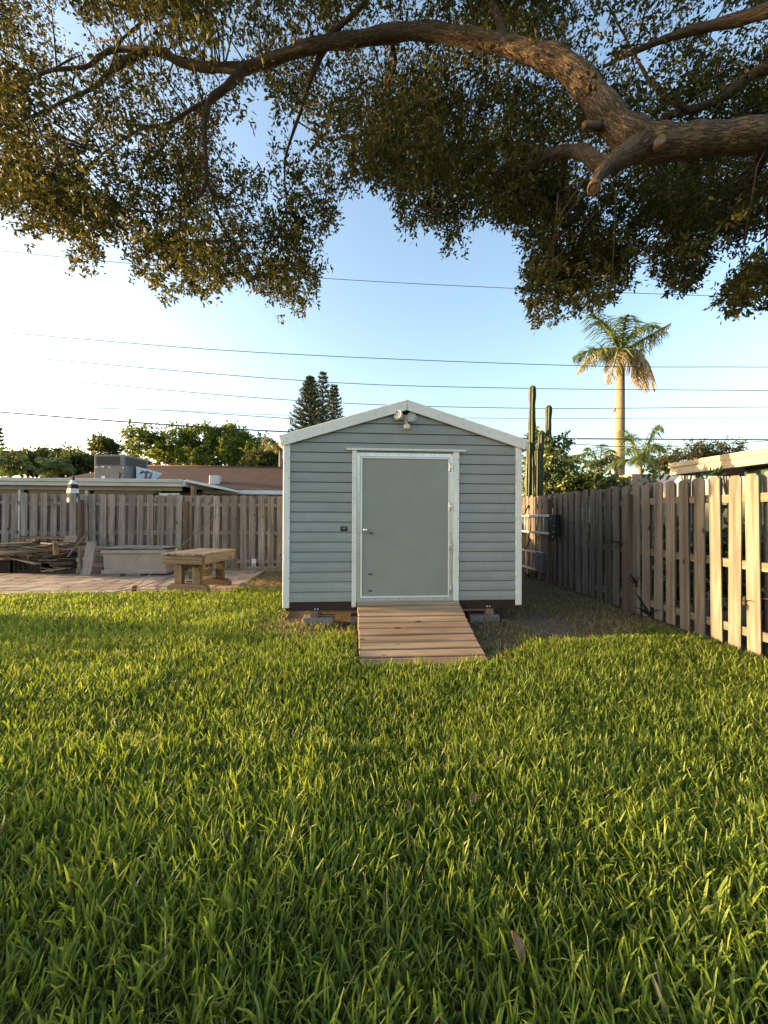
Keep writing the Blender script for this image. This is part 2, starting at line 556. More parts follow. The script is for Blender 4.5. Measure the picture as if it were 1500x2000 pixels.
M['bark'] = bark_mat('oak_bark', (.06, .0408, .0264), (.18, .126, .0816), (.324, .24, .162), 5.5, 6.5, 1.0)
M['twig'] = pmat('twig_bark', (.035, .026, .018), (.09, .065, .045), 20, rough=.9, bump=.3)
M['trunk'] = pmat('background_trunk', (.09, .07, .05), (.2, .16, .12), 8, rough=.9, bump=.4)
M['palm_trunk'] = pmat('palm_trunk_bark', (.17, .135, .095), (.27, .22, .16), 5, (1, 1, 5), rough=.85, bump=.4)
M['palm_shaft'] = pmat('palm_crownshaft', (.1, .14, .04), (.2, .22, .08), 5, rough=.5, bump=.1)


def cactus_mat():
    t = NT('cactus_skin')
    at_ = t.new('ShaderNodeAttribute', attribute_name='rnd')
    c = t.ramp(at_.outputs['Fac'], [(.0, (.016, .028, .014)), (.6, (.035, .058, .026)), (1, (.26, .27, .15))])
    t.bump(t.noise(t.coord(), 30, 3), .2, .005)
    return t.set(c, .55, 0, .35)


M['cactus'] = cactus_mat()


def ground_mat():
    t = NT('soil_and_thatch')
    v = t.coord((1, 1, 1), False)
    n1 = t.noise(v, 1.4, 6, .6)
    n2 = t.noise(v, 34, 6, .7)
    soil = t.ramp(n2, [(.3, (.07, .052, .038)), (.55, (.15, .112, .078)), (.75, (.28, .215, .15))])
    thatch = t.ramp(n2, [(.3, (.03, .035, .012)), (.6, (.06, .065, .024)), (.8, (.13, .11, .05))])
    at_ = t.new('ShaderNodeAttribute', attribute_name='bare')
    def edgy(att, amp):
        a1 = t.new('ShaderNodeMath', operation='MULTIPLY_ADD'); a1.inputs[1].default_value = amp
        t.l.new(t.noise(v, 9, 6, .7), a1.inputs[0]); t.l.new(att, a1.inputs[2])
        return t.ramp(a1.outputs[0], [(.45 + amp * .3, (0, 0, 0)), (.55 + amp * .5, (1, 1, 1))])
    c = t.mix(edgy(at_.outputs['Fac'], .5), thatch, soil)
    sa = t.new('ShaderNodeAttribute', attribute_name='sand')
    sandc = t.ramp(t.noise(v, 60, 5, .7), [(.35, (.09, .068, .05)), (.6, (.19, .15, .115)), (.75, (.28, .235, .19))])
    c = t.mix(edgy(sa.outputs['Fac'], .9), c, sandc)
    t.bump(n2, .8, .02)
    return t.set(c, .95, 0, .1)


M['ground'] = ground_mat()


def paver_mat():
    t = NT('stamped_paver')
    v = t.coord((1, 1, 1))
    n = t.noise(v, 3.5, 7, .65)
    c = t.ramp(n, [(.28, (.16, .125, .1)), (.5, (.3, .24, .195)), (.75, (.42, .35, .29))])
    c = t.vary(c, .22, .01)
    t.bump(t.noise(v, 22, 5), .5, .006)
    return t.set(c, .85, 0, .2)


M['paver'] = paver_mat()

# ------------------------------------------------------------------ foliage generators
def unit(v):
    return v / np.maximum(np.linalg.norm(v, axis=1, keepdims=True), 1e-9)


def leaf_verts(P, D, N, L, W, shape='diamond', fold=.12):
    """P base, D direction, N rough normal (n,3); L, W (n,)"""
    S = unit(np.cross(D, N))
    Nn = np.cross(S, D)
    L = L[:, None]; W = W[:, None]
    n = len(P)
    if shape == 'diamond':
        pts = [P, P + D * L * .55 + S * W * .5 + Nn * W * fold, P + D * L, P + D * L * .55 - S * W * .5 + Nn * W * fold]
        F0 = np.array([[0, 1, 2], [0, 2, 3]])
    elif shape == 'round':
        pts = [P, P + D * L * .45 + S * W * .42 + Nn * W * fold, P + D * L * .85 + S * W * .4 + Nn * W * fold, P + D * L,
               P + D * L * .85 - S * W * .4 + Nn * W * fold, P + D * L * .45 - S * W * .42 + Nn * W * fold]
        F0 = np.array([[0, 1, 2], [0, 2, 3], [0, 3, 4], [0, 4, 5]])
    else:  # 'strip'
        pts = [P + S * W * .5, P + D * L + S * W * .12, P + D * L - S * W * .12, P - S * W * .5]
        F0 = np.array([[0, 1, 2], [0, 2, 3]])
    k = len(pts)
    V = np.stack(pts, 1).reshape(-1, 3)
    F = (np.arange(n)[:, None, None] * k + F0[None]).reshape(-1, 3)
    return V, F, k


def clumps_to_leaves(C, rad, per, L, W, droop=.3, twigs=6, tip=0.0):
    """C (m,3) clump centres; leaves set along short random twigs"""
    m = len(C)
    td = unit(rng.normal(size=(m, twigs, 3)).reshape(-1, 3) + np.array([0, 0, -droop])).reshape(m, twigs, 3)
    tl = (rng.uniform(.5, 1.15, (m, twigs, 1))) * rad[:, None, None]
    pt = per // twigs
    s = rng.uniform(.15, 1, (m, twigs, pt, 1))
    if tip: s = 1 - tip * rng.uniform(0, 1, (m, twigs, pt, 1)) ** 1.6
    P = C[:, None, None, :] + td[:, :, None, :] * tl[:, :, None, :] * s
    P = P + rng.normal(size=P.shape) * .03 * rad[:, None, None, None] / .3
    D = td[:, :, None, :] * .7 + rng.normal(size=P.shape) * .75
    P = P.reshape(-1, 3); D = unit(D.reshape(-1, 3))
    N = rng.normal(size=P.shape) * .8 + np.array([0, 0, .8])
    n = len(P)
    Ls = L * rng.uniform(.5, 1.4, n); Ws = W * rng.uniform(.75, 1.25, n)
    cl = np.repeat(rng.uniform(-.22, .22, m), twigs * pt)
    rnd = np.clip(rng.beta(2, 2.2, n) + cl, 0, 1)
    return P, D, N, Ls, Ws, rnd


def leaf_object(name, data, mat, parent, shape='diamond', fold=.12, **kw):
    P, D, N, L, W, rnd = data
    V, F, k = leaf_verts(P, D, N, L, W, shape, fold)
    me = np_mesh(name, V, F, {'rnd': np.repeat(rnd, k)})
    return ob(name, me, mat, parent, **kw)


def uv_tube_obj(mb, name, mat, parent, **kw):
    me = mb.mesh(name)
    uvl = me.uv_layers.new(name='UVMap')
    vi = np.zeros(len(me.loops), dtype=np.int32)
    me.loops.foreach_get('vertex_index', vi)
    U = np.array([mb.uv.get(i, (0, 0)) for i in range(len(mb.v))], dtype=np.float32)
    uv = U[vi]
    # repair the wrap seam (u jumps from (n-1)/n to 0 inside one face)
    ls = 0
    for p in me.polygons:
        a = uv[p.loop_start:p.loop_start + p.loop_total]
        if a[:, 0].max() - a[:, 0].min() > .5:
            a[a[:, 0] < .5, 0] += 1
    uvl.data.foreach_set('uv', uv.ravel())
    return ob(name, me, mat, parent, **kw)

# ================================================================== SETTING
YA = R(4.2)                                     # the yard is turned 4.2 degrees against the view
U = Vector((cos(YA), sin(YA), 0))
Vd = Vector((-sin(YA), cos(YA), 0))
SHED_O = Vector((-1.285, 4.905, 0))
SHED_W, SHED_L = 3.12, 3.7


def to_shed(x, y):
    dx, dy = x - SHED_O.x, y - SHED_O.y
    return dx * U.x + dy * U.y, dx * Vd.x + dy * Vd.y


def smooth(a, b, x):
    t = np.clip((x - a) / (b - a), 0, 1)
    return t * t * (3 - 2 * t)


def vnoise(x, y, s, seed=0):
    """cheap smooth value noise"""
    x = np.asarray(x) / s + 31.7 * seed; y = np.asarray(y) / s + 17.3 * seed
    xi, yi = np.floor(x), np.floor(y)
    fx, fy = x - xi, y - yi
    fx = fx * fx * (3 - 2 * fx); fy = fy * fy * (3 - 2 * fy)
    def h(a, b):
        q = np.sin(a * 127.1 + b * 311.7) * 43758.5453
        return q - np.floor(q)
    return (h(xi, yi) * (1 - fx) + h(xi + 1, yi) * fx) * (1 - fy) + (h(xi, yi + 1) * (1 - fx) + h(xi + 1, yi + 1) * fx) * fy


def bare_mask(x, y):
    """0 lawn .. 1 worn bare soil beside and in front of the shed"""
    x = np.asarray(x, float); y = np.asarray(y, float)
    j = (vnoise(x, y, .35, 1) - .5) * .5 + (vnoise(x, y, .12, 2) - .5) * .25
    yb = np.interp(x, [.7, 1.0, 1.6, 2.1, 2.7, 3.4, 3.8], [3.72, 3.85, 4.15, 4.25, 4.5, 4.55, 4.35])
    b1 = smooth(-.15, .2, (y - yb) + j) * (x > .4)
    b2 = smooth(-.2, .25, (y - 4.3) + j) * smooth(-1.75, -1.25, x + j * .5) * (x < .8) * .72
    b3 = smooth(-.2, .3, (y - 7.0) + j) * (x < -1.0) * (x > -3.6) * .8
    b4 = smooth(.3, .0, np.abs(x - (4.08 - .0734 * y)) + j * .3) * (y > 2.2) * .8
    b5 = smooth(.16, .0, np.abs(y - 6.8) + j * .2) * (x < -2.4) * .0
    return np.clip(np.maximum.reduce([b1, b2, b3, b4, b5]), 0, 1)


def sand_mask(x, y):
    j = (vnoise(x, y, .2, 5) - .5) * .5
    r = np.hypot((x - 2.05) / .42, (y - 4.95) / .62)
    return smooth(1.05, .55, r + j * 1.6)


# ground: fine near the camera, then one big sheet to the horizon
gx = np.concatenate([[-1500, -400, -120, -50, -25], np.arange(-14, 14.01, .14), [25, 50, 120, 400, 1500]])
gy = np.concatenate([[-400, -100, -30, -10], np.arange(-3, 14.01, .14), [20, 35, 60, 120, 400, 2000]])
GX, GY = np.meshgrid(gx, gy)
near = ((np.abs(GX) < 14) & (GY > -3) & (GY < 14))
GZ = np.where(near, (vnoise(GX, GY, .5, 3) - .5) * .025 - .012, -.012)
nxg, nyg = len(gx), len(gy)
idx = np.arange(nxg * nyg).reshape(nyg, nxg)
GF = np.stack([idx[:-1, :-1], idx[:-1, 1:], idx[1:, 1:], idx[1:, :-1]], -1).reshape(-1, 4)
bm_ = bare_mask(GX, GY) * near
gme = np_mesh('ground', np.stack([GX, GY, GZ], -1).reshape(-1, 3), GF, {'bare': bm_.ravel(), 'sand': (sand_mask(GX, GY) * near).ravel()}, True)
ob('ground', gme, M['ground'], kind='structure')

# ------------------------------------------------------------------ patio of large pavers
patio = empty('patio', (-3.0, 6.86, 0), YA, kind='structure')
m = MB(); m.box(-9.2, .28, -.02, 2.72, -.06, .004)
m.build('mortar_bed', M['acgrey'], patio)
rp = random.Random(3)
pav = {}
y = 0.0
row = 0
while y < 2.62:
    h = rp.choice([.3, .42, .36])
    h = min(h, 2.7 - y)
    x = -9.1 + (row % 2) * .2
    while x < .25:
        w = rp.choice([.42, .56, .62, .5])
        x1 = min(x + w, .26 - .05 * row * 0)
        if x1 - x > .12:
            mm = MB(); mm.box(-(x1 - x) / 2 + .011, (x1 - x) / 2 - .011, -h / 2 + .011, h / 2 - .011, -.04, .018, .008)
            mm.build('paver', M['paver'], patio, loc=((x + x1) / 2, y + h / 2, rp.uniform(-.002, .003)), rot=(rp.uniform(-.006, .006), rp.uniform(-.006, .006), 0))
        x = x1
        if x1 >= .25: break
    y += h
    row += 1

# low concrete edging at the foot of the back fence
kerb = MB(); kerb.box(-3.4, -2.35, 0, .12, -.02, .1, .01)
kerb.build('concrete_kerb', M['concrete'], loc=(0, 9.72, 0), rot=(0, 0, YA * .9), kind='structure')


# ================================================================== LAWN
def grass_blades(n_try, dmin, dmax, hmin, hmax, wmin, wmax, seed, dry=False, lean=.45, straw=False):
    g = np.random.default_rng(seed)
    y = np.sqrt(g.uniform(dmin ** 2, dmax ** 2, n_try))
    x = g.uniform(-1.12, 1.12, n_try) * (y + .45)
    b = bare_mask(x, y)
    sx, sy = to_shed(x, y)
    keep = ~((sx > -.02) & (sx < SHED_W + .02) & (sy > .05) & (sy < SHED_L))
    keep &= ~((sx > .93) & (sx < 2.27) & (sy > -1.42) & (sy < .1))
    px, py = x + 3.0, y - 6.86
    lx, ly = px * cos(YA) + py * sin(YA), -px * sin(YA) + py * cos(YA)
    keep &= ~((lx < .26) & (ly > .01 + .05 * vnoise(x, y, .3, 8)))
    keep &= x < (4.02 - .0734 * y)
    keep &= y < 9.7 + x * .073
    u = g.uniform(0, 1, n_try)
    if dry:
        keep &= (b > .12) & (u < (.2 + .8 * b) * (.25 + .9 * vnoise(x, y, .22, 14))) & (u < 1 - .9 * sand_mask(x, y))
    else:
        keep &= u > b * .95 - .02 + .1 * (b > .5) * (vnoise(x, y, .3, 12) > .45)
    x, y, b = x[keep], y[keep], b[keep]
    n = len(x)
    pt = vnoise(x, y, .55, 4) * .6 + vnoise(x, y, .18, 6) * .4
    h = g.uniform(hmin, hmax, n) * (.72 + .55 * pt) * (1 - .45 * b)
    w = g.uniform(wmin, wmax, n)
    az = g.uniform(0, 2 * pi, n)
    le = np.abs(g.normal(0, lean, n)) + .06
    curl = g.uniform(.1, .9, n) * g.choice([1, 1, 1, .2], n)
    d = np.stack([np.cos(az), np.sin(az), np.zeros(n)], 1)
    tw = az + pi / 2 + g.normal(0, .7, n)
    s = np.stack([np.cos(tw), np.sin(tw), np.zeros(n)], 1)
    base = np.stack([x, y, (vnoise(x, y, .5, 3) - .5) * .025 - .016], 1)
    lv = [0, .4, .75, 1.0]
    wf = [.75, 1.0, .85, .28]
    V = np.zeros((n, 8, 3), np.float32)
    pos = base.copy()
    prev = 0
    for i, (t, f) in enumerate(zip(lv, wf)):
        ang = np.clip(le + curl * t * t * 1.1, 0, 1.75)
        step = (t - prev) * h
        if i: pos = pos + (d * np.sin(ang)[:, None] + np.array([0, 0, 1]) * np.cos(ang)[:, None]) * step[:, None]
        prev = t
        V[:, 2 * i] = pos + s * (w * f * .5)[:, None]
        V[:, 2 * i + 1] = pos - s * (w * f * .5)[:, None]
    F0 = np.array([[0, 1, 3, 2], [2, 3, 5, 4], [4, 5, 7, 6]])
    F = (np.arange(n)[:, None, None] * 8 + F0[None]).reshape(-1, 4)
    r = np.clip(g.beta(2.2, 2.2, n) * .78 + .28 * (pt - .5) + .12 * b * (not dry), 0, .93)
    st = g.uniform(0, 1, n)
    if straw: r = g.uniform(.94, 1, n)
    elif not dry: r = np.where(st > .992, g.uniform(.94, 1, n), r)
    else: r = np.clip(r + .35 * (b - .5) + g.normal(0, .15, n), 0, 1)
    return V.reshape(-1, 3), F, np.repeat(r, 8)


parts = [grass_blades(38000, .55, 2.3, .05, .14, .0045, .0105, 1, lean=.36),
         grass_blades(26000, .55, 2.3, .03, .07, .004, .008, 2, lean=.9),
         grass_blades(5000, .55, 2.3, .05, .12, .0025, .005, 31, lean=1.35, straw=True),
         grass_blades(80000, 2.2, 4.4, .05, .125, .005, .0105, 3, lean=.36),
         grass_blades(26000, 2.2, 4.4, .03, .06, .005, .008, 4, lean=.9),
         grass_blades(6000, 2.2, 4.4, .04, .1, .003, .006, 32, lean=1.35, straw=True),
         grass_blades(84000, 4.3, 7.3, .05, .105, .007, .0125, 5, lean=.38),
         grass_blades(7000, 7.2, 9.7, .05, .09, .009, .014, 6)]
off = 0
VV, FF, RR = [], [], []
for v_, f_, r_ in parts:
    VV.append(v_); FF.append(f_ + off); RR.append(r_); off += len(v_)
gm = np_mesh('lawn_grass', np.concatenate(VV), np.concatenate(FF), {'rnd': np.concatenate(RR)}, True)
ob('lawn_grass', gm, M['grass'], label='thick green lawn of broad mown blades covering the yard', cat='grass', kind='stuff')
parts = [grass_blades(110000, 3.3, 6.5, .05, .12, .005, .0095, 21, dry=True, lean=.8),
         grass_blades(60000, 6.4, 9.9, .05, .12, .007, .012, 22, dry=True, lean=.8)]
off = 0
VV, FF, RR = [], [], []
for v_, f_, r_ in parts:
    VV.append(v_); FF.append(f_ + off); RR.append(r_); off += len(v_)
gm = np_mesh('dry_weeds', np.concatenate(VV), np.concatenate(FF), {'rnd': np.concatenate(RR)}, True)
ob('dry_weeds', gm, M['dry'], label='short dry weeds and dead stems on the bare soil round the shed', cat='weeds', kind='stuff')

# ================================================================== SHED
shed = empty('garden_shed', SHED_O, YA, label='grey green metal sided garden shed with white trim and gabled roof', cat='shed')


def rake_z(x):
    xx = min(x, 3.156 - x)
    return 2.33 + .306 * xx


def siding_panel(x0, x1, z0, z1, gable=False):
    h = z1 - z0
    prof = [(.0, z0 + h), (-.001, z0 + h * .95), (-.0155, z0 + h * .5), (-.016, z0 + .0085), (-.009, z0 + .0065), (.004, z0 + .0065), (.004, z0 + h)]
    vs, fs = [], []
    for side in (0, 1):
        for (yy, zz) in prof:
            if gable and zz > 2.33:
                e = (zz - 2.335) / .306
                xx = max(x0, e) if side == 0 else min(x1, 3.156 - e)
            else:
                xx = x0 if side == 0 else x1
            vs.append((xx, yy, zz))
    n = len(prof)
    fs = [tuple(range(n)), tuple(range(2 * n - 1, n - 1, -1))] + [(i, i + n, (i + 1) % n + n, (i + 1) % n) for i in range(n)]
    mb = MB(); mb.add(vs, fs)
    return mb.build('siding_panel', M['siding'], shed)


ROW0, ROWH = .280, .128
for k in range(19):
    z0 = ROW0 + k * ROWH; z1 = z0 + ROWH
    if z0 > 2.66: break
    if z1 < 2.21:
        siding_panel(.075, .882, z0, z1)
        siding_panel(2.265, 3.05, z0, z1)
    else:
        siding_panel(.06, 3.07, z0, z1, True)
# backing wall and the other three walls
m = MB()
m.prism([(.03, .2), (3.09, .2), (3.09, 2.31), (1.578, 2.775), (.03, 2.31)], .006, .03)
m.build('front_wall', M['dark'], shed)  # near-black colour puts shade into the gaps between siding rows
for xs, nm in ((0.012, 'left_wall'), (3.078, 'right_wall')):
    m = MB()
    for k in range(16):
        z0 = ROW0 + k * ROWH
        m.box(xs, xs + .03, .06, SHED_L - .03, z0 + .006, z0 + ROWH, .004)
    m.box(xs + .006, xs + .024, .05, SHED_L - .02, .2, 2.3)
    m.build('side_wall', M['siding'], shed)
m = MB(); m.prism([(.03, .2), (3.09, .2), (3.09, 2.31), (1.578, 2.775), (.03, 2.31)], SHED_L - .03, SHED_L)
m.build('rear_wall', M['siding'], shed)
# corner trims
for x0, x1 in ((.002, .086), (3.042, 3.122)):
    m = MB(); m.box(x0, x1, -.03, .075, .216, 2.335, .004)
    m.build('corner_trim', M['trim'], shed)
# skirt
m = MB(); m.box(.035, .94, -.006, .05, .172, .285, .003); m.box(2.2, 3.09, -.006, .05, .172, .285, .003)
m.box(.94, 2.2, -.004, .05, .172, .285)
m.box(.035, .08, .05, SHED_L, .172, .28, .003); m.box(3.05, 3.09, .05, SHED_L, .172, .28, .003)
m.build('skirt', M['skirt'], shed)
# roof: two slopes, rake boards
for s in (0, 1):
    m = MB()
    def fx(x): return x if s == 0 else 3.156 - x
    top = [(fx(-.06), 2.405), (fx(1.578), 2.906), (fx(1.578), 2.876), (fx(-.06), 2.375)]
    m.prism(top, -.03, SHED_L + .06)
    m.build('roof_slope', M['trim'], shed)
    m = MB()
    xr = -.044 if s == 0 else -.020
    m.prism([(fx(xr), 2.397), (fx(1.577), 2.889), (fx(1.577), 2.763), (fx(.012), 2.279), (fx(-.004), 2.283)], -.058, -.031)
    m.build('rake_board', M['trim'], shed)
    m = MB()
    m.box(min(fx(-.055), fx(-.03)), max(fx(-.055), fx(-.03)), -.02, SHED_L + .04, 2.27, 2.385, .004)
    m.build('eave_fascia', M['trim'], shed)
m = MB(); m.box(1.572, 1.584, -.062, -.058, 2.765, 2.888)
m.build('ridge_joint', M['flash'], shed)
# door casing, drip cap, frame
for x0, x1 in ((.875, .934), (2.196, 2.272)):
    m = MB(); m.box(x0, x1, -.04, .0, .218, 2.236, .004); m.build('door_casing', M['trim'], shed)
m = MB(); m.box(.799, 2.36, -.06, .0, 2.240, 2.258, .003); m.box(.805, 2.354, -.055, -.051, 2.232, 2.241)
m.build('drip_cap', M['cream'] if False else M['trim'], shed)
fr = MB()
fr.box(.936, .978, -.026, .0, .300, 2.206, .002); fr.box(2.152, 2.194, -.026, .0, .300, 2.206, .002)
fr.box(.978, 2.152, -.026, .0, 2.158, 2.206, .002); fr.box(.978, 2.152, -.026, .0, .300, .33, .002)
door_frame = fr.build('door_frame', M['alu'], shed)
fr = MB()
fr.box(.981, 1.006, -.034, .0, .333, 2.155, .003); fr.box(2.13, 2.149, -.034, .0, .333, 2.155, .003)
fr.box(1.006, 2.13, -.034, .0, 2.131, 2.155, .003); fr.box(1.006, 2.13, -.034, .0, .333, .353, .003)
fr.build('door_stop', M['trim'], shed)
m = MB(); m.box(.94, 2.19, -.05, .0, .283, .299, .003); m.build('threshold', M['alu'], shed)
m = MB(); m.box(1.0075, 2.1285, -.02, .0, .3545, 2.1295, .002)
door = m.build('door', M['door'], shed)
RX = Matrix.Rotation(R(90), 4, 'X')
kn = MB()
kn.lathe([(.034, 0), (.034, .006), (.014, .01), (.012, .03), (.027, .04), (.03, .055), (.022, .066), (.006, .068)], 18, Matrix.Translation((1.043, -.02, 1.205)) @ RX)
knob = kn.build('door_knob', M['bright'], door)
kn = MB(); kn.lathe([(.008, .066), (.008, .071)], 10, Matrix.Translation((1.043, -.02, 1.205)) @ RX)
kn.build('keyhole', M['dark'], door)
for (x, z) in ((1.122, 1.164), (1.115, .634), (1.115, .422)):
    m = MB(); m.box(x - .026, x + .026, -.0235, -.018, z - .011, z + .011, .003)
    m.build('latch_plate', M['skirt'], door)
    m = MB(); m.box(x - .02, x - .006, -.026, -.023, z - .006, z + .006); m.box(x + .006, x + .02, -.026, -.023, z - .006, z + .006)
    m.build('latch_slot', M['acgrey'], door)
for z in (2.03, 1.512, 1.0, .435):
    m = MB(); m.box(2.137, 2.172, -.04, -.024, z - .055, z + .055, .003); m.lathe([(.008, -.055), (.008, .055)], 8, Matrix.Translation((2.155, -.043, z)))
    m.build('hinge', M['alu'], door)
# screws (shared mesh)
sm_ = MB(); sm_.lathe([(.0062, 0), (.0062, .002), (.003, .004)], 6, RX)
screw_me = sm_.mesh('screw')
screw_me.materials.append(M['screw'])
pts = []
for z in np.arange(.34, 2.2, .255): pts += [(.078, -.030, z), (3.05, -.030, z), (.922 - .03, -.04, z), (2.262, -.04, z), (.958, -.026, z + .06), (2.175, -.026, z + .06)]
for x in np.arange(1.03, 2.12, .152): pts += [(x, -.026, 2.184), (x, -.026, .315)]
for i in range(5):
    for s in (0, 1):
        x = .16 + i * .335; z = 2.38 + .306 * (x + .02) - .045
        pts.append((x if s == 0 else 3.156 - x, -.058, z))
pts += [(1.56, -.058, 2.875), (1.56, -.058, 2.785), (.045, -.058, 2.365), (.045, -.058, 2.325), (3.11, -.058, 2.365), (3.11, -.058, 2.325)]
for k in range(1, 16, 2): pts += [(.345, -.0175, ROW0 + k * ROWH + .02), (2.8, -.0175, ROW0 + k * ROWH + .02)]
for p in pts: ob('screw', screw_me, None, shed, loc=p)
bm2 = MB(); bm2.lathe([(.011, 0), (.011, .006), (.006, .011)], 8, RX)
bolt_me = bm2.mesh('bolt'); bolt_me.materials.append(M['bright'])
for p in ((.41, -.006, .192), (.445, -.006, .192), (2.66, -.006, .2), (2.695, -.006, .2)): ob('bolt', bolt_me, None, shed, loc=p)
# name plate on the siding left of the door, with its lettering
m = MB(); m.box(.728, .815, -.0225, -.0165, 1.193, 1.252, .0015)
plate = m.build('name_plate', M['dark'], shed)
for txt, x, z, sz in (('Load', .771, 1.224, .026), ('1', .774, 1.201, .022)):
    fc = bpy.data.curves.new('lettering', 'FONT'); fc.body = txt; fc.size = sz; fc.align_x = 'CENTER'; fc.extrude = .0004; fc.offset = 0
    to = bpy.data.objects.new('t', fc); COL.objects.link(to)
    dg = bpy.context.evaluated_depsgraph_get()
    tm = bpy.data.meshes.new_from_object(to.evaluated_get(dg))
    bpy.data.objects.remove(to)
    ob('lettering', tm, M['white'], plate, loc=(x, -.0232, z), rot=(R(90), 0, 0))
    if len(tm.materials) and tm.materials[0] is None: tm.materials[0] = M['white']
# beams under the floor
m = MB()
m.box(.34, .93, .03, .12, .13, .17, .004); m.box(2.25, 2.72, .03, .12, .13, .17, .004)
m.build('floor_beam', M['floor_beam'], shed)
for x in (.34, 2.64):
    m = MB(); m.box(x, x + .11, -.0, .1, .085, .172, .004); m.build('shim_block', M['floor_beam'], shed)
for x in (.4, 2.68):
    m = MB(); m.box(x, x + .09, .13, SHED_L - .1, .09, .172); m.build('floor_beam', M['floor_beam'], shed)

# concrete blocks under the shed
for (x0, x1, yy, nm) in ((.255, .65, -.03, 'concrete block under the left front corner of the shed'),
                         (2.43, 2.83, -.02, 'concrete block under the right front corner of the shed'),
                         (.86, 1.2, .0, 'concrete block half hidden behind the left edge of the ramp')):
    m = MB(); m.box(-(x1 - x0) / 2, (x1 - x0) / 2, -.1, .1, -.02, .083, .008)
    p = SHED_O + U * ((x0 + x1) / 2) + Vd * (yy + .1)
    m.build('concrete_block', M['concrete'], loc=p, rot=(0, 0, YA + random.uniform(-.03, .03)), label=nm, cat='block', group='blocks carrying the shed')

# ------------------------------------------------------------------ ramp
ramp = empty('wooden_ramp', SHED_O + U * 1.6 - Vd * .75, YA, label='sloping wooden plank ramp leading up to the shed door', cat='ramp')
slope = math.atan2(.285, 1.40)
run = math.hypot(.285, 1.40)
Rr = Matrix.Translation((-1.6, .75, 0)) @ Matrix.Translation((0, -.045, .293)) @ Matrix.Rotation(slope, 4, 'X')
NP = 10
pw = run / NP
rr = random.Random(5)
for i in range(NP):
    t0 = i * pw; t = (t0 + pw / 2) / run
    xl = .945 + (.968 - .945) * t + rr.uniform(-.004, .004); xr = 2.255 + (2.182 - 2.255) * t + rr.uniform(-.006, .006)
    mb = MB(); mb.box(-(xr - xl) / 2, (xr - xl) / 2, -pw / 2 + .012, pw / 2 - .012, -.035, 0, .005)
    o = mb.build('plank', M['ramp'], ramp)
    o.matrix_local = Rr @ Matrix.Translation(((xl + xr) / 2, -(t0 + pw / 2), rr.uniform(-.003, .003))) @ Matrix.Rotation(rr.uniform(-.006, .006), 4, 'Z')
for xs in (1.0, 1.58, 2.13):
    mb = MB(); mb.box(xs, xs + .04, -run + .12, -.03, -.11, -.037)
    o = mb.build('stringer', M['ramp'], ramp); o.matrix_local = Rr

# ------------------------------------------------------------------ security light on the gable
sl = empty('security_light', SHED_O + U * 1.575 - Vd * .06 + Vector((0, 0, 2.6)), YA, label='twin floodlight with motion sensor on the shed gable', cat='light')
m = MB(); m.lathe([(.045, 0), (.045, .02), (.03, .04)], 14, Matrix.Translation((.0, .042, .04)) @ RX)
m.build('mounting_plate', M['cream'], sl)


def lamp_head(pos, az, el):
    Mx = Matrix.Translation(pos) @ Matrix.Rotation(az, 4, 'Z') @ Matrix.Rotation(R(90) + el, 4, 'X')
    mb = MB(); mb.lathe([(.022, -.09), (.03, -.085), (.034, -.05), (.06, .0), (.063, .03), (.058, .032), (.053, .012), (.0, .010)], 20, Mx)
    h = mb.build('lamp_head', M['dirty_white'], sl, fixn=True)
    mb = MB(); mb.lathe([(.052, .012), (.05, .018), (.03, .0225), (.0, .024)], 20, Mx)
    mb.build('lens', M['lens'], h)
    mb = MB(); mb.tube([Mx @ Vector((0, 0, -.085)), Vector((0, .015, .04))], .016, 8)
    mb.build('swivel_arm', M['cream'], sl)


lamp_head(Vector((-.105, -.03, .075)), R(-48), R(-12))
lamp_head(Vector((.05, -.05, .045)), R(6), R(-8))
m = MB(); m.box(-.042, .036, -.05, .0, -.095, -.03, .012); m.box(-.036, .03, -.054, -.049, -.09, -.064, .003)
m.tube([(0, .02, .03), (-.003, -.02, -.035)], .016, 8)
m.build('motion_sensor', M['cream'], sl)

# ================================================================== FENCES
def picket_mesh(w, h, t, ear):
    mb = MB(); mb.prism([(-w / 2, 0), (w / 2, 0), (w / 2, h - ear), (w / 2 - ear * .8, h), (-w / 2 + ear * .8, h), (-w / 2, h - ear)], -t / 2, t / 2)
    me = mb.mesh('picket')
    bm = bmesh.new(); bm.from_mesh(me); bmesh.ops.recalc_face_normals(bm, faces=bm.faces)
    bmesh.ops.bevel(bm, geom=[e for e in bm.edges if abs(e.verts[0].co.z - e.verts[1].co.z) > .5], offset=.003, segments=1, affect='EDGES')
    bm.to_mesh(me); bm.free()
    return me


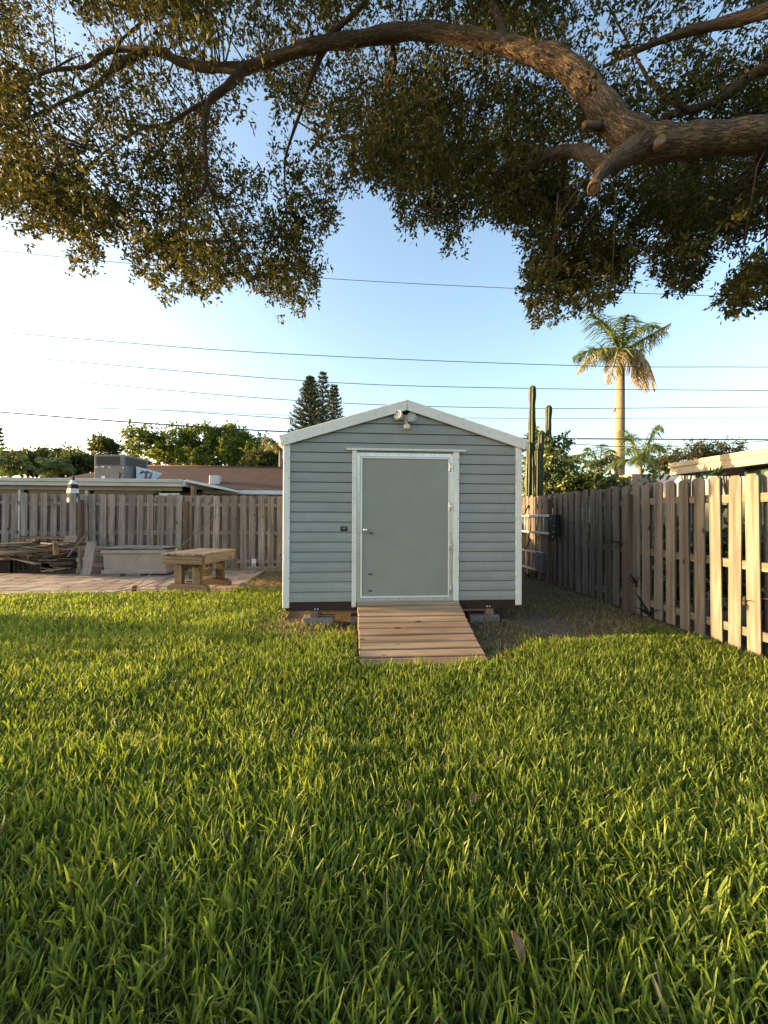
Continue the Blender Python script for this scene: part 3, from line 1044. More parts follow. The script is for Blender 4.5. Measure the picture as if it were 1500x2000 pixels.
def fence(name, origin, rz, length, spacing, width, H, side, posts, seed, label, mv, mx, dh=0.0):
    root = empty(name, origin, rz, label=label, cat='fence')
    r = random.Random(seed)
    pm = picket_mesh(width, H, .018, .035)
    pm.materials.append(mv)
    n = int(length / spacing)
    for i in range(n):
        x = i * spacing
        e = dh * (1 - x / length)
        ob('picket', pm, None, root, loc=(x + r.uniform(-.008, .008), side * .044, .02 + r.uniform(-.016, .016) + e), rot=(r.uniform(-.006, .006), r.uniform(-.012, .012), r.uniform(-.03, .03)))
        ob('picket', pm, None, root, loc=(x + spacing * .5 + r.uniform(-.008, .008), -side * .044, .02 + r.uniform(-.016, .016) + e), rot=(r.uniform(-.006, .006), r.uniform(-.012, .012), pi + r.uniform(-.03, .03)))
    for z in (.2, .9, 1.6):
        x = -spacing / 2
        while x < length - .1:
            x1 = min(x + 2.44, length)
            mb = MB(); mb.box(0, x1 - x - .003, -.0335, .0335, -.045, .045, .003)
            mb.build('rail', mx, root, loc=(x, 0, z + dh * (1 - x / length) + r.uniform(-.008, .008)))
            x = x1
    for x, hh in posts:
        mb = MB(); mb.box(-.046, .046, 0, .092, -.1, hh, .005)
        mb.build('post', M['post'], root, loc=(x, side * .054 if side > 0 else -.054 - .092, 0), rot=(0, 0, r.uniform(-.02, .02)))
    return root


# right fence runs away from the camera along the shed's side
f0 = Vector((4.08 - .0734 * 2.05, 2.05, 0))
fence('picket_fence', f0, YA + pi / 2, 8.25, .206, .137, 1.83, 1, [(1.31, 1.72), (3.6, 1.72), (5.9, 1.74)], 4,
      'golden lit shadowbox fence of dog eared pickets running along the right side', M['fence_r'], M['fence_rx'])
b0 = Vector((-10.9, 9.75 - (10.9 - 2.7) * .0734, 0))
fence('picket_fence', b0, YA, 14.4, .224, .147, 1.83, -1, [(1.1, 1.75), (3.56, 1.74), (6.02, 1.72), (8.45, 1.72)], 9,
      'grey weathered shadowbox fence behind the patio and shed', M['fence_v'], M['fence_x'], .05)
# tall cut post standing behind the fence
m = MB(); m.box(-.05, .05, -.05, .05, -.1, 2.14, .006)
m.build('fence_post', M['post'], loc=at(378, 1000, 10.0).xy.to_3d(), rot=(0, 0, YA), label='tall sawn off wooden post sticking up above the back fence', cat='post')

# ================================================================== THINGS ON THE PATIO
# trestle table
TA = R(-10)
tb = empty('trestle_table', (-3.45, 7.26, .02), TA, label='heavy wooden trestle table at the edge of the patio', cat='table')
tw, tl = .82, 1.05
for i in range(6):
    mb = MB(); x = -tw / 2 + i * tw / 6
    mb.box(x + .003, x + tw / 6 - .003, -tl / 2 + random.uniform(-.012, .012), tl / 2 + random.uniform(-.01, .01), .652, .69, .004)
    mb.build('tabletop_board', M['table_y'], tb)
for s in (-1, 1):
    mb = MB(); mb.box(-tw / 2 + .012, tw / 2 - .012, s * (tl / 2 - .03) - .02, s * (tl / 2 - .03) + .02, .5, .65, .004)
    mb.build('apron', M['table_x'], tb)
    mb = MB(); mb.box(s * (tw / 2 - .02) - .019, s * (tw / 2 - .02) + .019, -tl / 2 + .055, tl / 2 - .055, .5, .65, .004)
    mb.build('apron', M['table_y'], tb)
    yy = s * .34
    mb = MB(); mb.prism([(-.4, 0), (.4, 0), (.4, .07), (.32, .13), (-.32, .13), (-.4, .07)], yy - .045, yy + .045)
    mb.build('foot', M['table_x'], tb)
    for sx in (-1, 1):
        mb = MB(); mb.box(sx * .18 - .075, sx * .18 + .075, yy - .045, yy + .045, .131, .5, .006)
        mb.build('leg', M['table_z'], tb)
mb = MB(); mb.box(-.04, .04, -.29, .29, .2, .34, .005); mb.build('stretcher', M['table_y'], tb)
mb = MB(); mb.box(-.1, .1, -.29, .29, .14, .17, .005); mb.build('stretcher', M['table_y'], tb)

# deck box
dbp = gnd(259, 1126)
db = empty('deck_box', (dbp.x, dbp.y + .34, .02), YA, label='pale plastic deck storage box standing before the back fence', cat='storage box')
mb = MB(); mb.prism([(-.66, .12), (.66, .12), (.685, .5), (-.685, .5)], -.3, .3); mb.build('body', M['deckbox'], db)
mb = MB(); mb.box(-.70, .70, -.34, .34, .03, .125, .015); mb.build('base', M['deckbox'], db)
mb = MB(); mb.box(-.71, .71, -.345, .345, .49, .56, .012); mb.build('rim', M['deckbox'], db)
mb = MB(); mb.box(-.68, .68, -.32, .32, .56, .575, .005); mb.build('lid', M['acgrey'], db)
# moulded arcs on the front panel
for cx, a0, a1, rr_ in ((.2, 95, 265, .19), (-.05, 275, 345, .3)):
    pts = [(cx + rr_ * cos(R(a)), -.306, .31 + rr_ * .9 * sin(R(a))) for a in np.linspace(a0, a1, 10)]
    pts = [p for p in pts if .14 < p[2] < .48]
    mb = MB(); mb.tube(pts, .004, 6); mb.build('moulded_rib', M['deckbox'], db)
for k, (xx, lab) in enumerate(((-.42, 'left'), (.02, 'right'))):
    mb = MB(); mb.box(-.16, .16, -.06, .06, 0, .03, .004)
    p = Vector((dbp.x, dbp.y + .02, .02)) + U * xx
    mb.build('spacer_board', M['scrap'], loc=p, rot=(0, 0, YA), label=f'short flat board under the {lab} front edge of the deck box', cat='board', group='boards under the deck box')
lids = [((-.05, 0, .60), (1.26, .5, .018), .01, 'wide thin grey board lying on the deck box lid, lower one'),
        ((.06, .02, .622), (1.3, .42, .02), -.02, 'pale top board lying on the deck box lid'),
        ((-.45, -.2, .612), (.5, .12, .02), .05, 'short dark board end over the left end of the deck box')]
for (lx, ly, lz), (sx, sy, sz), a_, lab in lids:
    mb = MB(); mb.box(-sx / 2, sx / 2, -sy / 2, sy / 2, -sz / 2, sz / 2, .003)
    p = db.location + U * lx + Vd * ly + Vector((0, 0, lz))
    mb.build('loose_board', M['fence_x'], loc=p, rot=(.0, .01, YA + a_), label=lab, cat='board', group='boards on the deck box')

# crates
def crate(pos, w, d, h, mat, label, n_slat, rz=0.0):
    root = empty('plastic_crate', pos, rz, label=label, cat='crate', group='crates under the scrap wood')
    mb = MB(); mb.box(-w / 2, w / 2, -d / 2, d / 2, 0, .02, .004); mb.build('base', mat, root)
    for sx in (-1, 1):
        for sy in (-1, 1):
            mb = MB(); mb.box(sx * (w / 2 - .02) - .02, sx * (w / 2 - .02) + .02, sy * (d / 2 - .02) - .02, sy * (d / 2 - .02) + .02, .02, h, .004); mb.build('corner_post', mat, root)
    for sy in (-1, 1):
        for z0, z1 in ((.021, .06), (h - .05, h - .001)):
            mb = MB(); mb.box(-w / 2 + .041, w / 2 - .041, sy * (d / 2 - .02) - .012, sy * (d / 2 - .02) + .012, z0, z1, .003); mb.build('rim', mat, root)
        for k in range(n_slat):
            z = .07 + (h - .13) * k / max(n_slat - 1, 1)
            mb = MB(); mb.box(-w / 2 + .041, w / 2 - .041, sy * (d / 2 - .02) - .006, sy * (d / 2 - .02) + .006, z, z + .016); mb.build('slat', mat, root)
        for k in range(5):
            x = -w / 2 + .04 + (w - .08) * (k + .5) / 5
            mb = MB(); mb.box(x - .01, x + .01, sy * (d / 2 - .02) - .004, sy * (d / 2 - .02) + .004, .06, h - .05); mb.build('upright', mat, root)
    for sx in (-1, 1):
        mb = MB(); mb.box(sx * (w / 2 - .02) - .006, sx * (w / 2 - .02) + .006, -d / 2 + .041, d / 2 - .041, .021, h - .002); mb.build('end_panel', mat, root)
    return root


cz = .02
p = gnd(52, 1119, cz); crate((p.x, p.y + .2, cz), .62, .4, .3, M['black'], 'black plastic crate under the scrap wood heap, the nearer to the grey crate', 5, YA)
p = gnd(0, 1119, cz); crate((p.x - .12, p.y + .2, cz), .62, .4, .3, M['black'], 'black plastic crate at the far left end of the scrap wood heap', 5, YA)
p = gnd(127, 1117, cz); crate((p.x, p.y + .2, cz), .58, .4, .42, M['grey_plastic'], 'grey slatted plastic crate holding scrap wood', 9, YA)

# scrap wood heap: each board a thing
rb = random.Random(21)
BASE = gnd(60, 1112, 0)


def scrap(x, y, z, L, w, t, yaw, pitch, roll, label='weathered scrap board in the heap on the crates by the back fence', grp='boards of the scrap wood heap', mat=None):
    mb = MB(); mb.box(-L / 2, L / 2, -w / 2, w / 2, -t / 2, t / 2, .002)
    return mb.build('scrap_board', mat or M['scrap'], loc=(x, y, z), rot=(roll, pitch, yaw), label=label, cat='board', group=grp)


def heap_top(x):
    return np.interp(x, [-9.4, -8.8, -8.3, -7.9, -7.5, -7.15, -6.95], [.55, .68, .84, .9, .84, .74, .5])


for layer in range(9):
    z = .35 + layer * .062
    for k in range(7):
        x = rb.uniform(-9.3, -7.2)
        if z > heap_top(x): continue
        L = rb.uniform(.45, 1.15)
        y = 8.95 + rb.uniform(-.28, .22) - (9 - layer) * .012
        scrap(x, y, z + rb.uniform(-.015, .015), L, rb.uniform(.08, .15), rb.uniform(.018, .04), YA + rb.gauss(0, .22), rb.gauss(.0, .07), rb.gauss(0, .1))
for k in range(14):
    x = -7.55 + rb.uniform(-.35, .3); 
    scrap(x, 8.95 + rb.uniform(-.2, .15), rb.uniform(.06, .36), rb.uniform(.3, .6), .1, .03, YA + rb.gauss(0, .3), rb.gauss(0, .1), rb.gauss(0, .2))
p = at(138, 1053, 8.75); scrap(p.x, p.y, p.z, .26, .16, .03, YA, 0, R(72), 'square pale offcut standing on top of the scrap heap', None)
p = at(150, 1066, 8.6); scrap(p.x, p.y, p.z, .62, .035, .025, YA, R(-52), 0, 'thin stick sticking up steeply from the grey crate', None)
p = at(109, 1070, 8.62); scrap(p.x, p.y, p.z, .3, .12, .03, YA, R(86), R(10), 'short tan board standing upright in the grey crate', None, M['ramp'])
p = at(174, 1090, 8.55); scrap(p.x, p.y, p.z + .0, .74, .2, .035, YA + pi / 2, R(-76), 0, 'wide grey board leaning beside the grey crate', None, M['fence_x'])
p = at(157, 1094, 8.7); scrap(p.x, p.y, p.z, .62, .06, .03, YA, R(84), 0, 'narrow reddish board standing between grey crate and leaning board', None)
# stacked retaining blocks behind the leaning board
for i in range(5):
    for j in range(2):
        mb = MB(); mb.box(-.16, .16, -.1, .1, -.06, .06, .014)
        p = at(168 + j * 24, 1100, 9.0)
        mb.build('landscape_block', M['pinkwall'] if False else M['paver'], loc=(p.x + (i % 2) * .03, p.y, .085 + i * .125), rot=(0, 0, YA + rb.uniform(-.05, .05)), label='brown concrete landscape block in the stack between scrap heap and deck box', cat='block', group='stacked landscape blocks')

# guy rope from the fence to a knotted stake at the patio edge
rope = MB()
k0 = gnd(262, 1150, .08)
pth = [at(432, 1000, 9.5), at(390, 1036, 9.0), at(352, 1068, 8.4), at(345, 1074, 8.2), at(305, 1112, 7.6), k0]
rope.tube([q[0] for q in catmull([(q, 0) for q in pth], 4)], .008, 6)
rope.tube([at(352, 1068, 8.4), at(345, 1072, 8.35), at(349, 1080, 8.3), at(355, 1070, 8.3)], .016, 6)
rope.tube([k0, gnd(290, 1141, .04), gnd(330, 1128, .03), gnd(385, 1115, .03)], .007, 6)
rope.tube([k0, gnd(225, 1156, .04), gnd(180, 1161, .03)], .008, 6)
for k in range(7):
    a_ = k * 1.7
    rope.tube([k0 + Vector((.05 * cos(a_), .03 * sin(a_), -.07 + k * .018)), k0 + Vector((.04 * cos(a_ + 1.6), .05 * sin(a_ + 1.6), -.04 + k * .016)), k0 + Vector((.03 * cos(a_ + 3), .04 * sin(a_ + 3), -.06 + k * .018))], .013, 6)
rope.build('guy_rope', M['rope'], label='knotted grey rope stretched from the back fence to the patio edge', cat='rope')

# small white things at the foot of the back fence
p = at(496, 1100, 9.62)
wp = empty('water_pipe', (p.x, p.y, 0), YA, label='short white twin pipe with box at the foot of the back fence', cat='pipe')
for s in (-1, 1):
    mb = MB(); mb.tube([(s * .03, 0, -.03), (s * .03, 0, .27)], .014, 8); mb.build('pipe', M['white'], wp)
mb = MB(); mb.box(-.05, .05, -.035, .035, .17, .29, .006); mb.build('pipe_box', M['white'], wp)
p = at(443, 1107, 9.66)
mb = MB(); mb.lathe([(.07, 0), (.1, .02), (.075, .06), (.05, .08), (.055, .11), (.02, .15), (.006, .2)], 10)
mb.build('shell_ornament', M['white'], loc=(p.x, p.y + .1, .1), rot=(.15, .1, 0), label='small pointed white shell on the kerb before the back fence', cat='ornament')

# ================================================================== LADDERS hung on the right fence behind the shed
def fence_pt(d, off, z):
    """point beside the right fence: d metres ahead, off metres towards the yard"""
    return Vector((4.08 - .0734 * d - off, d, z))


def ladder(name, d0, d1, zt, zb, t, cap_mat, cap_h, label, cap_len):
    o = fence_pt(d0, .16, 0)
    root = empty('aluminium_ladder', o, YA + pi / 2, label=label, cat='ladder', group='ladders hung on the fence')
    L = d1 - d0
    for z in (zt, zb):
        mb = MB(); mb.box(0, L, -.03, .03, z - .022, z + .022, .004); mb.build('side_rail', M['ladder'], root)
    x = .26
    while x < L:
        mb = MB(); mb.tube([(x, 0, zb), (x, 0, zt)], .014, 8); mb.build('rung', M['ladder'], root)
        x += .3
    mb = MB(); mb.box(-.01, cap_len, -.05, .05, zb - cap_h, zt + cap_h, .012); mb.build('end_cap', cap_mat, root)
    if cap_mat is M['black']:
        for (xx, zz) in ((cap_len * .6, zt - .06), (cap_len * .3, zb + .05), (cap_len * .2, zt - .2)):
            mb = MB(); mb.lathe([(.012, 0), (.012, .006)], 8, Matrix.Translation((xx, .05, zz)) @ Matrix.Rotation(R(-90), 4, 'X')); mb.build('rivet', M['ladder'], root)
    else:
        for (xx, zz) in ((cap_len * .5, zt - .07), (cap_len * .35, zb + .06), (cap_len * .6, zb + .07)):
            mb = MB(); mb.lathe([(.014, 0), (.014, .006)], 8, Matrix.Translation((xx, .05, zz)) @ Matrix.Rotation(R(-90), 4, 'X')); mb.build('hole_plug', M['dark'], root)
    return root


ladder('ladder', 7.45, 9.7, 1.4, 1.04, 0, M['black'], .03, 'aluminium ladder with black end hung higher on the right fence', .27)
ladder('ladder', 8.0, 9.8, .61, .23, 0, M['grey_plastic'], .02, 'aluminium ladder with grey end hung lower on the right fence', .3)
for dd, zz, lab in ((8.95, 1.42, 'dark iron hook holding the upper ladder'), (8.85, .64, 'dark iron hook holding the lower ladder')):
    mb = MB(); q = fence_pt(dd, .06, zz + .22)
    mb.tube([q, q + Vector((-.05, 0, -.1)), q + Vector((-.12, -.05, -.24)), q + Vector((-.16, -.06, -.2))], .016, 6)
    mb.build('ladder_hook', M['black'], label=lab, cat='hook')

# ================================================================== small plants at the right fence
def strap_plant(name, base, n, L, W, label, spread=1.0, bias=(0, 0, 0), mat='brom_leaf', cat='plant'):
    g = np.random.default_rng(int(abs(base[0] * 100) + abs(base[1] * 37)) + n)
    V, F, Rn = [], [], []
    for k in range(n):
        a = g.uniform(0, 2 * pi); e = g.uniform(.15, 1.1)
        dv = Vector((cos(a) * spread, sin(a) * spread, e)) + Vector(bias); dv.normalize()
        s = dv.cross(Vector((0, 0, 1))); s = s.normalized() if s.length > .1 else Vector((1, 0, 0))
        l = L * g.uniform(.6, 1.1); w = W * g.uniform(.7, 1.1)
        p = Vector((0, 0, 0)); b = len(V)
        for i, wf in enumerate((.7, 1, .9, .6, .05)):
            V += [tuple(p + s * w * wf * .5), tuple(p - s * w * wf * .5 + Vector((0, 0, .004)))]
            p = p + dv * l / 4; dv = (dv + Vector((0, 0, -.17))).normalized()
        F += [(b + 2 * i, b + 2 * i + 1, b + 2 * i + 3, b + 2 * i + 2) for i in range(4)]
        Rn += [g.uniform(0, 1)] * 10
    me = np_mesh('leaves', np.array(V), np.array(F), {'rnd': np.array(Rn)}, True)
    root = empty(name, base, label=label, cat=cat)
    ob('leaves', me, M[mat], root)
    mb = MB(); mb.lathe([(.02, -.03), (.016, .03), (.006, .06)], 7); mb.build('stem', M['twig'], root)
    return root


strap_plant('bromeliad', fence_pt(5.75, .10, .98), 9, .36, .035, 'dark strap leaved plant poking through the fence beside a post', 1, (-.6, 0, -.2))
strap_plant('bromeliad', fence_pt(5.25, .08, .05), 8, .42, .05, 'dark strap leaved plant at the foot of the fence below the post', 1, (-.4, 0, .1))
strap_plant('bromeliad', fence_pt(5.5, .07, .42), 3, .32, .045, 'pair of dark pointed leaves growing out between two pickets', .8, (-.4, .3, .6))
strap_plant('bromeliad', fence_pt(8.6, .2, .02), 16, .45, .04, 'dark spiky plant on the ground under the lower ladder', 1, (0, 0, .1))
strap_plant('leafy_sprig', fence_pt(3.98, .06, .52), 2, .2, .07, 'single broad green leaf lying against a sunlit picket', .6, (-.2, -.9, -.2), 'clusia_leaf', 'leaf')


def leaf_sprig(base, n, L, label, name='leafy_shrub', mat='clusia_leaf', r=.07):
    root = empty(name, base, label=label, cat='shrub')
    C = rng.normal(size=(n, 3)) * np.array([r, r, r * .7]) + np.array([0, 0, r])
    D = unit(rng.normal(size=(n, 3)) + np.array([0, 0, .8])); N = rng.normal(size=(n, 3)) + np.array([0, 0, 1])
    leaf_object('foliage', (C, D, N, L * rng.uniform(.7, 1.2, n), L * .42 * rng.uniform(.8, 1.2, n), rng.uniform(0, 1, n)), M[mat], root, 'round')
    mb = MB(); mb.tube([(0, 0, -1.7), (.02, 0, -.3), (0, .02, .06)], [.012, .009, .004], 6); mb.build('stem', M['twig'], root)


leaf_sprig(tuple(at(1270, 945, 5.55)), 40, .1, 'small leafy top showing over the fence below the cream fascia')
leaf_sprig(tuple(at(1390, 942, 4.75)), 30, .08, 'tiny leafy tip above the fence against the green wall')

# fallen leaves on the lawn
for (px_, py_, s_, lab) in ((798, 1578, .07, 'curled pale dead leaf lying mid lawn'), (1012, 1850, .075, 'long brown dead leaf standing in the grass near the camera'),
                            (925, 1560, .06, 'small brown dead leaf right of the pale one'), (440, 1333, .05, 'small pale dry leaf on the left lawn')):
    p = gnd(px_, py_, .07)
    V, F = [], []
    for i, wf in enumerate((.1, .7, 1, .8, .08)):
        t = i / 4 - .5
        V += [(-wf * s_ * .2, t * s_, .02 * s_ + abs(wf) * s_ * .1), (0, t * s_, -abs(t) * s_ * .2), (wf * s_ * .2, t * s_, .02 * s_ + abs(wf) * s_ * .12)]
    for i in range(4):
        b = i * 3
        F += [(b, b + 1, b + 4, b + 3), (b + 1, b + 2, b + 5, b + 4)]
    mb = MB(); mb.add(V, F, None, True)
    mb.build('fallen_leaf', M['deadleaf'], loc=p, rot=(random.uniform(.6, 1.1), random.uniform(-.3, .3), random.uniform(-.5, .5)), label=lab, cat='leaf')

# leaf litter on the worn soil
nl = 5200
lx = rng.uniform(-3.2, 3.9, nl); ly = rng.uniform(3.6, 9.6, nl)
kk = (rng.uniform(size=nl) < bare_mask(lx, ly) * (.35 + .65 * vnoise(lx, ly, .4, 9)))
sx_, sy_ = to_shed(lx, ly)
kk &= ~((sx_ > 0) & (sx_ < SHED_W) & (sy_ > .1) & (sy_ < SHED_L)) & ~((sx_ > .93) & (sx_ < 2.27) & (sy_ > -1.44) & (sy_ < .1)) & (lx < 4.0 - .0734 * ly)
lx, ly = lx[kk], ly[kk]
n_ = len(lx)
aa = rng.uniform(0, 2 * pi, n_)
leaf_object('leaf_litter', (np.stack([lx, ly, rng.uniform(.004, .03, n_)], 1), unit(np.stack([np.cos(aa), np.sin(aa), rng.normal(0, .25, n_)], 1)), np.array([0, 0, 1.0]) + rng.normal(0, .35, (n_, 3)), rng.uniform(.025, .06, n_), rng.uniform(.012, .024, n_), rng.uniform(0, 1, n_)),
            M['deadleaf'], None, 'diamond', .2, label='scattered small dead leaves on the bare soil beside the shed', cat='leaves', kind='stuff')

# ================================================================== NEIGHBOUR HOUSE, LEFT, BEHIND THE BACK FENCE
hs = empty('brown_roofed_house', (-9, 16, 0), YA, label='low house with brown shingle hip roof and flat porch beyond the back fence', cat='house')


def H(px, py, d):
    """photo pixel at depth -> house local coordinates"""
    p = at(px, py, d) - Vector((-9, 16, 0))
    return p.x * U.x + p.y * U.y, p.x * Vd.x + p.y * Vd.y, p.z


# flat porch: roof slab with gutter
xr, yr, _ = H(357, 945, 14.6)
x_l = -14
zt, zb = 2.70, 2.42
m = MB(); m.box(x_l, xr, yr - .0, yr + 4.2, zt - .05, zt, .01); m.build('porch_roof', M['dirty_white'], hs)
m = MB(); m.box(x_l, xr, yr - .06, yr + .06, zb + .02, zt - .04, .015); m.box(x_l, xr, yr - .1, yr - .03, zt - .12, zt + .02, .02); m.build('gutter', M['dirty_white'], hs)
m = MB(); m.prism([(yr - .02, zt - .04), (yr + 4.2, zt - .04), (yr + 4.2, zt - .3), (yr - .02, zb + .04)], xr + .01, xr + .06, 'x'); m.build('porch_fascia', M['white'], hs)
m = MB(); m.prism([(xr + .06, zt - .06), (xr + 1.25, zt - .3), (xr + 1.25, zt - .22), (xr + .06, zt + .04)], yr + .1, yr + 3.5); m.build('valley_flashing', M['white'], hs)
m = MB(); m.box(x_l, xr - .1, yr + .1, yr + .2, 2.29, zb + .03); m.build('porch_beam', M['beige'], hs)
for px_ in (2, 56, 177):
    x, _, _ = H(px_, 965, 14.7); m = MB(); m.box(x - .05, x + .05, yr + .12, yr + .22, 0, 2.29, .005); m.build('porch_post', M['dirty_white'], hs)
m = MB(); m.box(x_l, xr - .95, yr + .3, yr + .33, 0, 2.3); m.build('porch_screen', M['glass'], hs)
x0, _, _ = H(312, 965, 14.7); x1, _, _ = H(350, 965, 14.7)
m = MB(); m.box(x0, x1, yr + .12, yr + .18, 0, 2.2, .005); m.build('porch_panel', M['white'], hs)
m = MB(); m.box(x0 + .04, x1 - .04, yr + .1, yr + .12, 1.0, 2.1, .003); m.build('porch_panel_inset', M['flash'], hs)
# main body
ex0, ey, _ = H(405, 964, 17.5)
m = MB(); m.box(ex0 - 12, 9.5, ey + .4, ey + 8, 0, 2.42); m.build('wall', M['beige'], hs)
m = MB(); m.box(ex0 - .2, 9.8, ey - .05, ey + .05, 2.32, 2.5, .015); m.build('eave_gutter', M['white'], hs)
m = MB(); m.box(ex0 + .6, ex0 + 2.0, ey + .36, ey + .41, 1.0, 2.1, .005); w_ = m.build('window', M['glass'], hs)
m = MB(); m.box(ex0 + .5, ex0 + 2.1, ey + .34, ey + .38, .9, 1.0, .005); m.build('sill', M['white'], w_)
# hip roof built as a mesh
rx0 = H(65, 933, 17.5)[0] - .6; rx1 = 10.2
zr = 4.05; run_ = 4.0
verts = [(rx0, ey, 2.48), (rx1, ey, 2.48), (rx1, ey + 2 * run_, 2.48), (rx0, ey + 2 * run_, 2.48), (rx0 + run_ * .68, ey + run_, zr), (rx1 - run_, ey + run_, zr)]
m = MB(); m.add(verts, [(0, 1, 5, 4), (1, 2, 5), (2, 3, 4, 5), (3, 0, 4), (0, 3, 2, 1)])
m.build('roof', M['shingle_brown'], hs)
m = MB(); m.tube([verts[4], verts[5]], .06, 6); m.build('ridge_cap', M['shingle_brown'], hs)
x, y_, z_ = H(420, 933, 18.6)
m = MB(); m.box(x - .22, x + .22, y_ - .15, y_ + .25, 2.7, z_ + .1, .02); v_ = m.build('roof_vent', M['flash'], hs)
# sheet metal cricket beside the air conditioner
a_ = H(266, 937, 15.9); b_ = H(266, 911, 15.9); c_ = H(318, 925, 17.2); d_ = H(300, 938, 16.0)
m = MB(); m.add([a_, b_, c_, d_, (a_[0], a_[1] + .9, a_[2]), (b_[0], b_[1] + .9, b_[2])], [(0, 1, 2, 3), (1, 5, 2), (0, 4, 5, 1), (0, 3, 4), (3, 2, 4), (2, 5, 4)])
m.build('roof_cricket', M['flash'], hs)
for s in (0, 1):
    m = MB(); q0 = Vector(H(284 + 8 * s, 935, 15.8)); q1 = Vector(H(286 + 10 * s, 925, 15.8)); q2 = Vector(H(280 + 8 * s, 921, 15.85))
    m.tube([q0, q1, q2, q2 + Vector((-.15, .1, -.05))], .05, 6); m.build('conduit', M['acgrey'], hs)

# air conditioner on the porch roof
p0 = at(184, 935, 15.4); p1 = at(243, 935, 15.4)
acw = (p1 - p0).length
ac = empty('air_conditioner', (p0.x, p0.y, zt), YA - R(6), label='large grey rooftop air conditioner on the flat porch roof', cat='air conditioner')
m = MB(); m.box(0, acw, 0, 1.5, .02, .62, .01); m.build('cabinet', M['acgrey'], ac)
m = MB(); m.box(.0, acw, .0, 1.5, .625, 1.07, .01); up_ = m.build('coil_housing', M['acgrey'], ac)
m = MB(); m.box(.08, acw - .16, -.008, .02, .66, 1.0, .004); m.build('coil_grille', M['acdark'], ac)
for k in range(14):
    x = .1 + (acw - .3) * k / 13
    m = MB(); m.box(x, x + .02, -.016, -.009, .66, 1.0); m.build('louvre', M['acdark'], ac)
m = MB(); m.box(acw - .001, acw + .008, .1, 1.4, .66, 1.0, .003); m.build('coil_grille', M['acdark'], ac)
for (x, z, w, h) in ((.03, .55, .13, .045), (.3, .56, .1, .055), (.58, .54, .07, .05), (.3, .12, .14, .1), (acw - .06, .53, .06, .05)):
    m = MB(); m.box(x, x + w, -.006, .002, z, z + h); m.build('sticker', M['white'], ac)
m = MB(); m.tube([(acw - .18, -.02, .08), (acw - .14, -.03, .22), (acw - .14, -.02, .33), (acw - .22, -.0, .36)], .018, 6); m.build('pipe', M['dark'], ac)
m = MB(); m.box(.1, .16, -.12, -.05, 0, .12, .006); m.build('drain_vent', M['white'], ac)

# folded patio umbrella between fence and house
ub = at(143, 960, 12.2)
um = empty('patio_umbrella', (ub.x, ub.y, 0), label='closed black and white striped patio umbrella above the back fence', cat='umbrella')
m = MB(); m.tube([(0, 0, 0), (0, 0, 2.6)], .02, 8); m.build('pole', M['ladder'], um)
zz = 1.75
prof = [(.12, 1.75), (.135, 1.9), (.13, 2.05), (.125, 2.2), (.1, 2.34), (.05, 2.46), (.02, 2.52)]


def fold_r(r, a): return r * (1 + .22 * sin(4 * a) + .1 * sin(9 * a + 1))


for j in range(len(prof) - 1):
    (r0, z0), (r1, z1) = prof[j], prof[j + 1]
    vs = []
    for (r, z) in ((r0, z0), (r1, z1)):
        vs += [(fold_r(r, 2 * pi * i / 24) * cos(2 * pi * i / 24), fold_r(r, 2 * pi * i / 24) * sin(2 * pi * i / 24), z) for i in range(24)]
    mb = MB(); mb.add(vs, [(i, (i + 1) % 24, 24 + (i + 1) % 24, 24 + i) for i in range(24)], None, True)
    mb.build('canopy_stripe', M['stripe_w'] if j % 2 == 0 else M['stripe_b'], um)
m = MB(); m.lathe([(.03, 2.5), (.035, 2.56), (.015, 2.6)], 10); m.build('finial', M['stripe_b'], um)

# ================================================================== NEIGHBOUR HOUSES, RIGHT
hr = empty('green_house', (8.0, 6, 0), YA, label='dark green house with broad cream fascia beyond the right fence', cat='house')


def HR(px, py, d):
    p = at(px, py, d) - Vector((8.0, 6, 0))
    return p.x * U.x + p.y * U.y, p.x * Vd.x + p.y * Vd.y, p.z


fx0, fy1, _ = HR(1308, 915, 10.9)
zt_, zb_ = 2.9, 2.56
m = MB(); m.box(fx0, fx0 + .05, -6, fy1, zb_, zb_ + .2, .004); m.build('fascia_board', M['creamwall'], hr)
m = MB(); m.box(fx0 - .03, fx0 + .03, -6, fy1 + .03, zb_ + .204, zt_, .004); m.build('fascia_board', M['creamwall'], hr)
m = MB(); m.box(fx0 + .05, fx0 + 9, fy1 - .05, fy1, zb_, zb_ + .2, .004); m.box(fx0 + .03, fx0 + 9, fy1 - .03, fy1 + .03, zb_ + .204, zt_, .004); m.build('end_fascia', M['creamwall'], hr)
m = MB(); m.box(fx0 + .05, fx0 + 9, -6, fy1 - .05, zb_ + .03, zb_ + .06); m.build('soffit', M['creamwall'], hr)
m = MB(); m.box(fx0 + .03, fx0 + 9, -6, fy1 - .03, zt_ - .05, zt_ - .01); m.build('roof', M['flash'], hr)
m = MB(); m.box(fx0 + .55, fx0 + 8.5, -5.5, fy1 - 1.6, 0, zb_ + .03); m.build('wall', M['teal'], hr)
m = MB(); m.box(fx0 + .4, fx0 + .5, fy1 - .5, fy1 - .4, 0, zb_ + .03); m.build('porch_post', M['creamwall'], hr)
m = MB(); m.box(fx0 + .5, fx0 + .56, -2.5, -1.2, .9, 2.1, .01); w_ = m.build('window', M['glass'], hr)
m = MB(); m.box(fx0 + .47, fx0 + .56, -2.56, -1.14, .84, .9, .01); m.build('sill', M['white'], w_)

hg = empty('grey_roofed_house', (9.5, 17, 0), YA, label='house with grey shingle roof and pinkish wall glimpsed over the right fence', cat='house')


def HG(px, py, d):
    p = at(px, py, d) - Vector((9.5, 17, 0))
    return p.x * U.x + p.y * U.y, p.x * Vd.x + p.y * Vd.y, p.z


